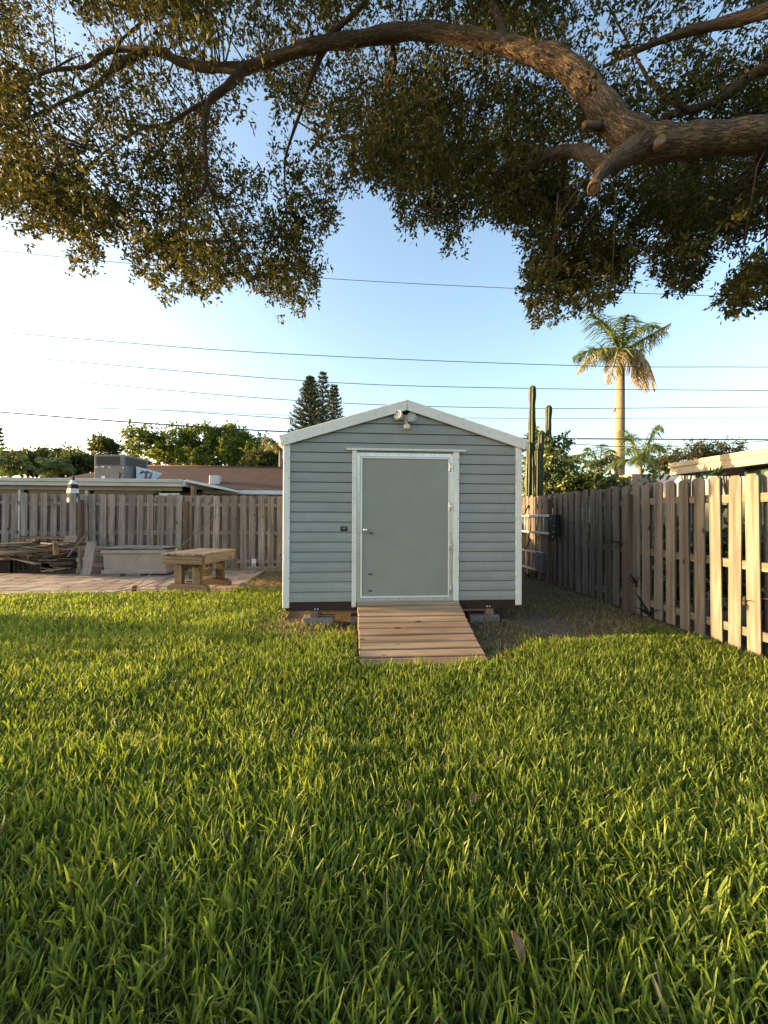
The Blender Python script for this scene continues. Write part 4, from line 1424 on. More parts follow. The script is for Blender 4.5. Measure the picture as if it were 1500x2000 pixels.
a0 = HG(1150, 975, 15); a1 = HG(1290, 968, 15); b0_ = HG(1205, 928, 19); b1_ = HG(1330, 926, 19)
m = MB(); m.add([a0, a1, b1_, b0_, (a0[0] - 1.5, b0_[1] + 4, a0[2]), (b1_[0], b1_[1] + 4, a0[2])], [(0, 1, 2, 3), (3, 2, 5, 4), (0, 3, 4), (1, 5, 2), (0, 4, 5, 1)])
m.build('roof', M['shingle_grey'], hg)
w0 = HG(1178, 958, 13.6); w1 = HG(1232, 928, 13.6); w2 = HG(1262, 928, 13.8)
m = MB(); m.prism([(w0[0] - 1.6, 0), (w1[0], 0), (w1[0], w1[2]), (w0[0], w0[2]), (w0[0] - 1.6, w0[2] - .45)], w1[1], w1[1] + .15); m.build('gable_wall', M['creamwall'], hg)
m = MB(); m.box(w1[0] + .004, w2[0] + .2, w1[1] - .05, w1[1] + .7, 0, w1[2] + .04, .01); m.build('chimney_wall', M['pinkwall'], hg)
m = MB(); m.box(a0[0] + .3, a1[0] + 2, a0[1] + .5, a0[1] + 6, 0, a0[2]); m.build('wall', M['beige'], hg)
for k, px_ in enumerate((1216, 1228)):
    q = HG(px_, 948, 13.5)
    m = MB(); m.box(q[0] - .05, q[0] + .05, w1[1] - .03, w1[1] - .001, q[2] - .1, q[2] + .1, .004); fr_ = m.build('window', M['teal'], hg)

# ================================================================== BACKGROUND TREES
def blob_tree(name, base, blobs, n_clump, per, L, W, mat, label, cat='tree', group=None, trunk_r=.25, trunk_h=None, crad=.7, shape='diamond', surf=.55, limbs=True):
    """blobs: list of (x,y,z,rx,ry,rz) relative to base; leaves sit in clumps near the blobs' skin"""
    root = empty(name, base, label=label, cat=cat, group=group)
    vol = np.array([b[3] * b[4] + b[4] * b[5] + b[3] * b[5] for b in blobs]); vol = vol / vol.sum()
    which = rng.choice(len(blobs), n_clump, p=vol)
    B = np.array(blobs)[which]
    dv = unit(rng.normal(size=(n_clump, 3)))
    rr = rng.uniform(surf, 1.0, (n_clump, 1)) ** .7
    C = B[:, :3] + dv * rr * B[:, 3:]
    C = C + rng.normal(size=C.shape) * crad * .25
    leaf_object('crown', clumps_to_leaves(C, np.full(n_clump, crad) * rng.uniform(.6, 1.2, n_clump), per, L, W, .15), M[mat], root, shape, kind='stuff')
    if trunk_r:
        mb = MB()
        zc = np.mean([b[2] for b in blobs])
        mb.tube([(0, 0, -.1), (.1, 0, zc * .4), (0, .1, zc * .75)], [trunk_r, trunk_r * .8, trunk_r * .6], 8)
        if limbs:
            for b in blobs:
                mb.tube([(0.05, 0, zc * .45), (b[0] * .5, b[1] * .5, zc * .6 + b[2] * .2), (b[0], b[1], b[2])], [trunk_r * .5, trunk_r * .35, trunk_r * .12], 6)
        mb.build('trunk', M['trunk'], root, fixn=False)
    return root


def px_blobs(base, d, lst):
    """(px,py,rx_px,rz_px,dy,ry) -> blob list relative to base"""
    out = []
    for (px, py, rx, rz, dy, ry) in lst:
        p = at(px, py, d + dy); s = (d + dy) / FPX
        out.append((p.x - base.x, p.y - base.y, p.z - base.z, rx * s, ry, rz * s))
    return out


# the broad golden tree behind the brown roof
bt = at(400, 1000, 30); bt.z = 0
blobs = px_blobs(bt, 30, [(290, 885, 42, 38, 0, 1.6), (345, 868, 45, 32, .5, 2), (400, 862, 50, 30, 1, 2), (455, 868, 45, 30, .8, 2), (500, 885, 40, 30, .3, 1.8), (330, 905, 60, 28, -1.2, 1.6), (420, 903, 60, 30, -1.4, 1.6),
                          (500, 908, 48, 26, -1, 1.5), (270, 852, 20, 14, 0, .8), (445, 850, 30, 18, .5, 1), (530, 903, 24, 22, 0, 1)])
blob_tree('spreading_tree', bt, blobs, 520, 54, .26, .13, 'ficus_leaf', 'broad golden green tree rising behind the brown shingle roof', crad=.62, trunk_r=.45)
# dark dome right of it
bt = at(525, 1000, 27); bt.z = 0
blob_tree('spreading_tree', bt, px_blobs(bt, 27, [(520, 900, 30, 24, 0, 1.2), (498, 905, 26, 18, -.4, 1), (540, 908, 18, 16, 0, .8)]), 110, 54, .2, .1, 'dark_leaf', 'low dark green tree close to the left edge of the shed', crad=.45, trunk_r=.2)
# left cluster
for i, (px_, d_, lst, lab, mt) in enumerate((
        (60, 33, [(50, 902, 40, 20, 0, 1.6), (85, 898, 28, 18, .6, 1.2), (25, 910, 30, 18, -.5, 1.2)], 'dark round tree at the left edge behind the house', 'dark_leaf'),
        (115, 34, [(105, 900, 28, 20, 0, 1.4), (130, 898, 26, 18, .5, 1.2), (90, 912, 30, 16, -.6, 1.2)], 'middle dark tree of the left group above the porch roof', 'dark_leaf'),
        (160, 32, [(155, 902, 22, 16, 0, 1.1), (172, 906, 16, 13, .4, .9), (140, 915, 26, 14, -.4, 1)], 'dark tree just left of the air conditioner', 'dark_leaf'))):
    bt = at(px_, 1000, d_); bt.z = 0
    blob_tree('background_tree', bt, px_blobs(bt, d_, lst), 120, 54, .28, .14, mt, lab, group='trees behind the left house', crad=.6, trunk_r=.25)
bt = at(204, 1000, 26); bt.z = 0
blob_tree('small_tree', bt, px_blobs(bt, 26, [(203, 868, 20, 9, 0, .8), (212, 878, 14, 7, 0, .6), (194, 877, 12, 7, .1, .5)]), 42, 48, .24, .11, 'dark_leaf', 'small open crowned tree above the air conditioner', crad=.4, trunk_r=.1)
# sparse brownish trees on the right
for (px_, d_, lst, lab) in ((1340, 24, [(1345, 885, 34, 18, 0, 1), (1318, 893, 22, 18, .2, .8), (1365, 878, 20, 14, 0, .7)], 'open brownish tree behind the cream fascia, the fuller one'),
                            (1420, 25, [(1400, 880, 24, 14, 0, .7), (1432, 876, 16, 14, .2, .6), (1450, 882, 14, 10, .2, .5), (1385, 893, 26, 10, 0, .7)], 'thin open tree above the cream fascia near the right edge'),
                            (1300, 22, [(1298, 905, 18, 18, 0, .7)], 'olive bushy tree at the corner of the cream fascia')):
    bt = at(px_, 1000, d_); bt.z = 0
    blob_tree('background_tree', bt, px_blobs(bt, d_, lst), 60, 42, .17, .075, 'sparse_leaf', lab, crad=.42, trunk_r=.12)
# thick leaved shrub behind the right fence
bt = at(1110, 1000, 10.4); bt.z = 0
sh = [(1065, 880, 30, 36, .4, .5), (1098, 868, 16, 18, .2, .25), (1075, 920, 45, 42, .2, .6), (1120, 935, 42, 30, 0, .6), (1165, 945, 38, 20, -.3, .5), (1205, 945, 30, 17, -.5, .4), (1035, 930, 18, 45, .3, .5), (1100, 960, 70, 22, 0, .6), (1040, 850, 12, 10, .2, .2), (1190, 970, 45, 18, -.5, .4), (1105, 850, 8, 8, .2, .12)]
blob_tree('broad_leaf_shrub', bt, px_blobs(bt, 10.4, sh), 360, 18, .12, .065, 'clusia_leaf', 'thick leaved green shrub round the cactus behind the right fence', 'shrub', crad=.2, trunk_r=.05, shape='round', surf=.3)


for k, (dd, lab) in enumerate(((4.6, 'dark shrub seen through the fence gaps nearest the camera'), (6.2, 'dark shrub seen through the fence gaps by the middle post'), (7.8, 'dark shrub seen through the fence gaps near the ladders'))):
    bt = Vector((4.08 - .0734 * dd + .75, dd, 0))
    blob_tree('fence_shrub', bt, [(0, -.45, .7, .4, .6, .65), (.05, .4, .75, .42, .6, .7)], 110, 24, .09, .05, 'dark_leaf', lab, 'shrub', group='shrubs behind the right fence', crad=.22, trunk_r=.04, surf=.2)


# araucaria pines
def araucaria(base, H_, rmax, z0, label, seed, group='pines rising behind the shed roof', dens=1.0):
    g = np.random.default_rng(seed)
    root = empty('norfolk_pine', base, label=label, cat='pine tree', group=group)
    mb = MB(); mb.tube([(0, 0, 0), (0, 0, H_ * .6), (0, 0, H_)], [.22, .13, .02], 7)
    P, D, N, L, W, Rn = [], [], [], [], [], []
    z = z0
    while z < H_ - .15:
        f = (H_ - z) / (H_ - z0)
        r = rmax * (f ** .8) * g.uniform(.85, 1.1) + .15
        nb = int(6 * dens) + (1 if g.uniform() < .5 else 0)
        a0 = g.uniform(0, 2 * pi)
        for k in range(nb):
            a = a0 + 2 * pi * k / nb + g.normal(0, .12)
            dirv = np.array([cos(a), sin(a), 0])
            pts = []
            for i in range(9):
                t = i / 8
                pts.append(np.array([0, 0, z]) + dirv * r * t + np.array([0, 0, r * (.05 * t + .28 * t * t)]))
            mb.tube([tuple(q) for q in pts[::2]], [.035, .028, .02, .014, .008], 4)
            m_ = int(10 * max(r, .6) * 5)
            t = g.uniform(.12, 1, m_)
            ii = np.minimum((t * 8).astype(int), 7)
            A = np.array(pts)[ii]; Bq = np.array(pts)[ii + 1]
            base_p = A + (Bq - A) * (t * 8 - ii)[:, None]
            side = np.cross(dirv, [0, 0, 1])
            sg = g.choice([-1, 1], m_)
            dd = dirv * .55 + side[None] * sg[:, None] * g.uniform(.2, 1, (m_, 1)) + np.array([0, 0, 1]) * g.uniform(.0, .9, (m_, 1))
            P.append(base_p); D.append(dd); N.append(g.normal(size=(m_, 3)) + [0, 0, 1])
            L.append(g.uniform(.22, .52, m_) * (1 - .35 * t)); W.append(g.uniform(.05, .09, m_)); Rn.append(g.beta(2, 2, m_))
        z += (.5 + .22 * f) * (H_ - z0) / 9
    leaf_object('crown', (np.concatenate(P), unit(np.concatenate(D)), np.concatenate(N), np.concatenate(L), np.concatenate(W), np.concatenate(Rn)), M['pine_leaf'], root, 'diamond', kind='stuff')
    mb.build('trunk', M['trunk'], root, fixn=False)


def arau(px_top, py_top, d, width_px, py_base, label, seed, **kw):
    p = at(px_top, py_top, d); q = at(px_top, py_base, d)
    araucaria(Vector((p.x, p.y, 0)), p.z, width_px / 2 * d / FPX, max(q.z, .5), label, seed, **kw)


arau(606, 736, 38, 84, 862, 'left and fullest of the three pines above the shed roof', 1, dens=2.2)
arau(631, 726, 41, 66, 870, 'tallest middle pine with a bare spire above the shed roof', 2)
arau(653, 752, 40, 48, 860, 'right and smallest of the three pines above the shed roof', 3)
arau(-6, 835, 34, 46, 960, 'pine with feathery branches cut by the left picture edge', 4, group=None)


# palms
def frond(pts, seed, ll, wl, n, droop, colour, mbr):
    """pts: rachis polyline (np); returns leaflets arrays"""
    g = np.random.default_rng(seed)
    pts = np.array(pts)
    k = len(pts) - 1
    t = np.linspace(.1, 1, n) + g.normal(0, .006, n)
    t = np.clip(t, 0.02, .999)
    ii = (t * k).astype(int)
    A = pts[ii]; B = pts[ii + 1]
    base = A + (B - A) * (t * k - ii)[:, None]
    tan_ = unit(B - A)
    side = np.cross(tan_, [0, 0, 1.0]); side = unit(side)
    P, D, N, L, Rn = [], [], [], [], []
    for s in (-1, 1):
        d = tan_ * .55 + side * s * .9 + np.cross(side, tan_) * g.uniform(-.2, .5, (n, 1)) + g.normal(0, .12, (n, 3))
        d[:, 2] -= droop * g.uniform(.5, 1.4, n)
        P.append(base); D.append(unit(d)); N.append(np.tile([0, 0, 1.0], (n, 1)) + g.normal(0, .4, (n, 3)))
        L.append(ll * np.sin(np.clip(t * .9 + .12, 0, 1) * pi) ** .6 * g.uniform(.75, 1.1, n) + .05)
        Rn.append(np.clip(colour(t) + g.normal(0, .08, n), 0, 1))
    mbr.tube([tuple(q) for q in pts], [.05 * (1 - .8 * i / k) * ll / .7 for i in range(k + 1)], 5)
    L = np.concatenate(L)
    return np.concatenate(P), np.concatenate(D), np.concatenate(N), L, np.full(2 * n, wl), np.concatenate(Rn)


def bez(p0, p1, p2, n=9):
    return [tuple((1 - t) ** 2 * np.array(p0) + 2 * t * (1 - t) * np.array(p1) + t * t * np.array(p2)) for t in np.linspace(0, 1, n)]


def leaflets_two_seg(data):
    """each leaflet bends downward half way"""
    P, D, N, L, W, Rn = data
    D2 = unit(D + np.array([0, 0, -.75]))
    mid = P + D * (L * .5)[:, None]
    return (np.concatenate([P, mid]), np.concatenate([D, D2]), np.concatenate([N, N]), np.concatenate([L * .52, L * .55]), np.concatenate([W, W * .8]), np.concatenate([Rn, Rn]))


def palm(name, base, top, fronds, ll, wl, n, label, trunk_r, seed, shaft=None, group=None):
    root = empty(name, base, label=label, cat='palm tree', group=group)
    b = Vector(base); tp = Vector(top) - b
    mb = MB()
    prof = [(0, 0, -.1)] + [tuple(tp * t) for t in (.25, .5, .75, 1)]
    mb.tube(prof, [trunk_r * 1.25, trunk_r * 1.1, trunk_r, trunk_r * .95, trunk_r * .8], 12)
    mb.build('trunk', M['palm_trunk'], root, fixn=False)
    if shaft:
        mb = MB(); mb.tube([tuple(tp), tuple(tp + Vector((0, 0, shaft * .5))), tuple(tp + Vector((0, 0, shaft)))], [trunk_r * .82, trunk_r * .75, trunk_r * .35], 10)
        mb.build('crownshaft', M['palm_shaft'], root, fixn=False)
    ctr = np.array(tp + Vector((0, 0, shaft or 0)))
    for i, (mid, end, dr, cb, ce) in enumerate(fronds):
        mbr = MB()
        dat = frond(bez(ctr, ctr + np.array(mid), ctr + np.array(end)), seed + i, ll, wl, n, dr, lambda t: cb + (ce - cb) * t, mbr)
        fr_ = mbr.build('frond', M['palm_shaft'], root, fixn=False)
        lv_ = leaf_object('leaflets', leaflets_two_seg(dat), M['palm_leaf'], fr_, 'strip')
    return root


# royal palm
PD = 20.0
pb = at(1208, 920, PD); pt_ = at(1212, 735, PD); S_ = PD / FPX


def fr(mx, my, mz, ex, ey, ez, dr, c0, c1):
    return ((mx * S_, my * S_, mz * S_), (ex * S_, ey * S_, ez * S_), dr, c0, c1)


fl = [fr(-45, -20, 60, -78, -30, 62, .3, .2, .35), fr(-50, -10, 25, -92, -20, -45, .8, .45, .95), fr(-25, -40, 20, -52, -50, -80, .9, .55, .95),
      fr(-10, 20, 75, -25, 40, 80, .2, .1, .2), fr(28, 10, 70, 88, 20, 60, .35, .15, .5), fr(45, 0, 30, 92, -10, 55, .9, .4, .85),
      fr(30, -30, 20, 38, -40, -88, 1.0, .8, 1.0), fr(42, 10, 10, 58, 10, -75, 1.0, .7, 1.0), fr(-35, 30, 35, -70, 50, 10, .5, .2, .4), fr(15, 45, 50, 40, 80, 20, .5, .2, .4), fr(-15, -35, 50, -30, -70, 40, .4, .15, .3), fr(22, -20, 10, 15, -30, -75, .9, .7, .95)]
rp_ = palm('royal_palm', (pb.x, pb.y, 0), tuple(pt_), fl, 1.05, .065, 74, 'tall palm with pale trunk and browning fronds against the sky', .24, 40, shaft=1.2)
mb = MB()
mb.tube([(pt_.x - pb.x, pt_.y - pb.y, pt_.z + 1.1), (pt_.x - pb.x + .02, pt_.y - pb.y, pt_.z + 3.3)], [.04, .012], 5)
mb.build('spear_leaf', M['palm_shaft'], rp_, fixn=False)


def small_palm(px_, py_ctr, d, size_px, label, seed, n=12, name='coconut_palm', up=.7, colr=(.15, .5)):
    c = at(px_, py_ctr, d); s = d / FPX * size_px
    g = random.Random(seed)
    fl_ = []
    for i in range(n):
        a = 2 * pi * i / n + g.uniform(-.2, .2); e = g.uniform(.15, 1.25) * up
        r = s * g.uniform(.8, 1.1)
        fl_.append(((cos(a) * r * .45, sin(a) * r * .45, r * (.3 + e * .75)), (cos(a) * r * (1.15 - .45 * e), sin(a) * r * (1.15 - .45 * e), r * (e * 1.15 - .45)), g.uniform(.3, .6), colr[0], colr[1]))
    palm(name, (c.x, c.y, 0), tuple(c), fl_, s * .4, .05 * d / 20, 44, label, .11, seed * 10 + 3)


small_palm(1250, 908, 17, 62, 'green coconut palm right of the tall palm trunk', 3, 14, up=1.15)
small_palm(1172, 912, 20, 42, 'small palm left of the tall palm trunk over the shrub', 4, 12, up=1.1)
small_palm(1118, 905, 21, 30, 'pale palm tip between shrub and sky beside the cactus', 5, 8, up=.8)
small_palm(548, 880, 22, 40, 'yellowish palm half hidden behind the left edge of the shed', 6, 10, colr=(.45, .8))
small_palm(108, 922, 27, 40, 'palm with drooping fronds in the left tree group', 7, 12, up=1.1, colr=(.1, .3))
small_palm(20, 925, 26, 46, 'palm at the left picture edge above the porch roof', 8, 12, up=1.1, colr=(.1, .35))
small_palm(400, 842, 36, 18, 'dark palm top sticking out of the broad golden tree, left one', 9, 9)
small_palm(452, 846, 37, 18, 'dark palm top sticking out of the broad golden tree, right one', 10, 9)


# columnar cactus behind the right fence
def cactus(px_, py_top, d, wpx, label, seed, wob=.02):
    g = random.Random(seed)
    top = at(px_, py_top, d); r = wpx / 2 * d / FPX
    H_ = top.z; nr, nz = 28, 46
    V, Rn = [], []
    for j in range(nz + 1):
        t = 1 - (1 - j / nz) ** 2.2; z = H_ * t
        cap = min(1, math.sqrt(max(0, 1 - max(0, (z - (H_ - r * 1.2)) / (r * 1.2)) ** 2)) + .02)
        bulge = 1 + .1 * sin(z * 7 + seed) + .05 * sin(z * 17 + seed * 2)
        ox, oy = wob * sin(z * 1.1 + seed), wob * cos(z * .9 + seed)
        for i in range(nr):
            a = 2 * pi * i / nr + .1 * sin(z * 1.3)
            rib = abs(cos(a * 3.5))     # seven ribs
            rr_ = r * (.62 + .42 * rib ** 1.5) * cap * bulge
            V.append((ox + rr_ * cos(a), oy + rr_ * sin(a), z)); Rn.append(min(1, rib ** 7 * .98))
    F = [(j * nr + i, j * nr + (i + 1) % nr, (j + 1) * nr + (i + 1) % nr, (j + 1) * nr + i) for j in range(nz) for i in range(nr)]
    me = np_mesh('column_cactus', np.array(V), np.array(F), {'rnd': np.array(Rn)}, True)
    ob('column_cactus', me, M['cactus'], loc=(top.x, top.y, 0), label=label, cat='cactus', group='cacti behind the right fence')


cactus(1040.5, 753, 9.75, 13.5, 'tallest column cactus standing behind the right fence', 1)
cactus(1071.5, 791, 10.7, 12.5, 'second tallest column cactus, rising alone out of the shrub', 2)
cactus(1057, 845, 9.6, 11.5, 'short column cactus between the two tall ones', 3)
cactus(1033, 862, 9.55, 12.5, 'column cactus hidden low behind the shrub, nearest the shed', 4)
cactus(1048, 876, 9.5, 12, 'low column cactus in front of the tallest one', 5)

# ================================================================== POWER LINES
def wire(lst, d, r, label):
    P = [(at(px, py, d), r) for px, py in lst]
    a, b = P[0][0], P[1][0]
    P = [(a + (a - b) * 1.5, r)] + P
    a, b = P[-1][0], P[-2][0]
    P = P + [(a + (a - b) * 1.5, r)]
    C = catmull(P, 6)
    mb = MB(); mb.tube([c[0] for c in C], r, 5)
    mb.build('power_line', M['wire'], fixn=False, label=label, cat='cable', group='overhead cables')


wire([(0, 490), (250, 514), (625, 543), (1000, 563), (1500, 582)], 16, .011, 'highest thin cable crossing just under the oak leaves')
wire([(0, 649), (500, 688), (1120, 714), (1500, 717)], 18, .016, 'second cable from the top, crossing behind the palm fronds')
wire([(0, 694), (600, 744), (1000, 758), (1500, 763)], 18, .016, 'third cable from the top')
wire([(0, 732), (560, 781), (1000, 797), (1500, 795)], 18, .016, 'fourth cable from the top')
wire([(0, 774), (300, 798), (560, 811), (1000, 817), (1500, 816)], 19, .012, 'thin fifth cable just above the shed ridge line')
wire([(0, 795), (260, 799), (420, 808), (600, 820), (760, 832)], 18, .018, 'cable that ends behind the shed roof from the left')
wire([(0, 805), (260, 825), (550, 843), (780, 850), (1020, 856), (1500, 859)], 17, .03, 'lowest and thickest cable crossing behind the shed roof')
wire([(1020, 862), (1130, 868), (1250, 873), (1400, 868), (1500, 861)], 17, .016, 'sagging cable just below the thickest one on the right')
p = at(1199, 798, 17.9)
mb = MB(); mb.tube([p + Vector((0, 0, .04)), p + Vector((.05, 0, 0)), p + Vector((.03, 0, -.12)), p + Vector((-.04, 0, -.2))], [.03, .05, .04, .01], 6)
mb.build('hanging_frond_scrap', M['deadleaf'], label='dried scrap of frond dangling from a cable beside the palm trunk', cat='frond')

# ================================================================== HEDGE added out of view, its height shaped to shade the lawn
hd = empty('shade_hedge', (-12.6, 1.0, 0), label='long leafy bushes added out of view to shade the lawn', cat='shade_hedge')
n_h = 2600
hy = rng.uniform(-9, 4.7, n_h)
htop = np.interp(hy, [-9, .9, 1.7, 2.4, 3.4, 4.0, 4.7], [2.2, 2.15, 1.6, 1.2, 1.15, 1.25, 1.38]) + (vnoise(hy, hy * 0, .5, 3) - .5) * .3 - .12
hz = rng.uniform(.05, 1, n_h) ** 1.15 * htop
hx = rng.normal(0, .38, n_h)
leaf_object('foliage', clumps_to_leaves(np.stack([hx, hy, hz], 1), np.full(n_h, .3), 24, .14, .075, .1), M['dark_leaf'], hd, kind='stuff')
for k in range(18):
    mb = MB(); yy = -8.6 + k * .76
    mb.tube([(0, yy, -.1), (.05, yy + .05, .8), (-.05, yy, 1.5)], [.05, .04, .02], 6)
    mb.build('stem', M['trunk'], hd, fixn=False)

# ================================================================== THE OAK
oak_base = Vector((5.4, 3.2, 0))
oak = empty('oak_tree', oak_base, label='great oak whose limbs and leaves overhang the whole top of the yard', cat='tree')


def LP(lst):
    return [(at(px, py, d) - oak_base, th * .5 * .66 * d / FPX) for (px, py, d, th) in lst]


limbs = {
    'main': [(1660, 232, 3.3, 96), (1580, 243, 3.3, 90), (1500, 262, 3.3, 84), (1400, 270, 3.35, 84), (1330, 278, 3.4, 90), (1275, 280, 3.45, 98), (1225, 262, 3.5, 92), (1185, 222, 3.58, 80), (1145, 168, 3.7, 72), (1095, 122, 3.8, 66), (1045, 106, 3.9, 58), (985, 88, 4.0, 48), (900, 70, 4.1, 44), (830, 60, 4.2, 42), (760, 66, 4.3, 42), (690, 78, 4.35, 38), (625, 86, 4.4, 36), (560, 106, 4.5, 32), (505, 126, 4.6, 32), (470, 136, 4.65, 28)],
    'a': [(475, 133, 4.65, 26), (430, 132, 4.7, 26), (385, 130, 4.75, 24), (345, 118, 4.8, 24), (318, 103, 4.8, 24), (270, 98, 4.85, 19), (225, 97, 4.9, 14), (195, 110, 4.9, 13), (168, 130, 4.9, 11), (100, 138, 5, 9), (40, 160, 5.1, 7), (-60, 170, 5.2, 5)],
    'a2': [(290, 100, 4.82, 18), (245, 118, 4.75, 19), (210, 145, 4.7, 16), (185, 170, 4.7, 12), (120, 200, 4.7, 8), (60, 230, 4.8, 6)],
    'a3': [(225, 97, 4.9, 8), (240, 75, 5, 7), (280, 40, 5, 7), (320, 0, 5, 6), (350, -60, 5, 5)],
    'b': [(478, 134, 4.62, 26), (445, 168, 4.6, 24), (412, 194, 4.6, 20), (402, 225, 4.6, 15), (399, 270, 4.6, 13), (403, 320, 4.6, 12), (404, 352, 4.6, 11), (388, 385, 4.6, 9), (352, 403, 4.6, 7), (300, 414, 4.6, 5), (240, 408, 4.6, 4)],
    'b2': [(404, 350, 4.6, 8), (415, 382, 4.6, 7), (428, 425, 4.65, 6), (452, 470, 4.7, 4)],
    'b3': [(420, 190, 4.6, 14), (375, 213, 4.6, 11), (330, 240, 4.6, 9), (270, 255, 4.6, 7), (200, 300, 4.6, 5)],
    'c': [(640, 84, 4.4, 22), (622, 118, 4.5, 18), (603, 165, 4.6, 13), (588, 215, 4.7, 11), (572, 260, 4.8, 9), (556, 320, 4.9, 6), (560, 400, 5, 4)],
    'd': [(620, 88, 4.4, 18), (665, 50, 4.3, 16), (705, 12, 4.2, 13), (740, -40, 4.1, 12), (790, -110, 4, 9)],
    'e': [(1265, 280, 3.45, 80), (1225, 300, 3.42, 66), (1192, 322, 3.38, 50), (1170, 342, 3.35, 34), (1158, 366, 3.32, 22)],
    'f': [(1195, 320, 3.4, 46), (1165, 318, 3.5, 44), (1140, 298, 3.65, 40), (1105, 296, 3.9, 34), (1060, 300, 4.3, 30), (1000, 285, 4.8, 24), (930, 290, 5.2, 18), (850, 300, 5.6, 12), (770, 290, 5.8, 8)],
    'g': [(1700, -60, 3.1, 60), (1560, -5, 3.3, 46), (1470, 30, 3.5, 36), (1390, 50, 3.65, 28), (1310, 72, 3.8, 20), (1230, 105, 4, 13), (1180, 130, 4.2, 8)],
    'h': [(1700, 60, 3.9, 56), (1560, 110, 4.0, 42), (1480, 140, 4.2, 32), (1410, 190, 4.3, 26), (1350, 215, 4.4, 20), (1290, 230, 4.5, 14)],
    'i': [(1340, 215, 4.4, 20), (1305, 190, 4.4, 15), (1270, 160, 4.45, 12), (1255, 135, 4.5, 9), (1230, 90, 4.6, 6)],
    'j': [(1500, 262, 3.3, 40), (1480, 330, 4.0, 26), (1440, 380, 4.6, 18), (1380, 430, 5.0, 12), (1330, 480, 5.2, 7)],
    'k': [(1105, 296, 3.9, 22), (1100, 360, 4.4, 15), (1110, 430, 4.9, 10), (1120, 520, 5.2, 6), (1090, 590, 5.4, 3)],
    'l': [(760, 66, 4.3, 20), (770, 130, 4.7, 14), (740, 200, 5, 10), (720, 260, 5.2, 6)],
    'm': [(985, 88, 4.0, 26), (970, 30, 4.1, 20), (930, -40, 4.2, 16), (870, -120, 4.3, 10)],
    'n': [(1060, 300, 4.3, 18), (980, 350, 4.8, 12), (900, 390, 5.2, 8), (870, 450, 5.4, 4)],
}
skel = []
mb = MB()
for kname, lst in limbs.items():
    C = catmull(LP(lst), 6)
    gl = random.Random(hash(kname) % 1000 if False else sum(map(ord, kname)))
    rad = []
    for i, c in enumerate(C):
        rad.append(max(c[1], .006) * (1 + .07 * sin(i * .9 + len(lst)) + gl.uniform(-.035, .035)))
    mb.tube([c[0] for c in C], rad, 20 if rad[0] > .08 else 10)
    if kname != 'e': skel += [(c[0] + oak_base) for c in C[4:]]
# trunk off to the right, feeding the limbs
e0 = LP([(1660, 232, 3.3, 96)])[0]
C = catmull([(Vector((0, 0, -.15)), .46), (Vector((-.02, .02, .6)), .36), (Vector((-.05, .03, 1.8)), .32), (Vector((-.3, .06, 3.1)), .3), (e0[0] + Vector((.5, 0, -.18)), .24), (e0[0], e0[1])], 6)
mb.tube([c[0] for c in C], [c[1] for c in C], 20)
for tgt in ('g', 'h'):
    q = LP([limbs[tgt][0]])[0]
    C = catmull([(Vector((-.1, .03, 2.2)), .24), (Vector((.1, .1, 3.6)), .2), (q[0] + Vector((.7, 0, -.3)), .16), (q[0], q[1])], 5)
    mb.tube([c[0] for c in C], [c[1] for c in C], 16)
trunk = uv_tube_obj(mb, 'trunk', M['bark'], oak)
# pruning scars and stubs
for (px_, py_, d_, rr_, dirv) in ((1290, 274, 3.29, .036, (-.35, -.85, .1)), (1358, 240, 3.315, .026, (.1, -.6, .75)), (1160, 368, 3.3, .042, (-.3, -.55, -.8))):
    c = at(px_, py_, d_) - oak_base
    q = Vector(dirv).normalized().to_track_quat('Z', 'Y').to_matrix().to_4x4()
    mm = MB(); mm.lathe([(rr_ * 1.25, -.06), (rr_ * 1.28, -.01), (rr_ * 1.12, .012), (rr_ * .9, .006), (rr_ * .5, .010), (rr_ * .02, .012)], 18, Matrix.Translation(c) @ q)
    mm.build('pruning_scar', M['cutwood'], trunk, fixn=True)
st = MB(); s0 = at(1170, 246, 3.55) - oak_base; s1 = at(1140, 244, 3.5) - oak_base
st.tube([s0, (s0 + s1) / 2, s1], [.04, .032, .03], 12)
st.build('branch_stub', M['cutwood'], trunk, fixn=False)

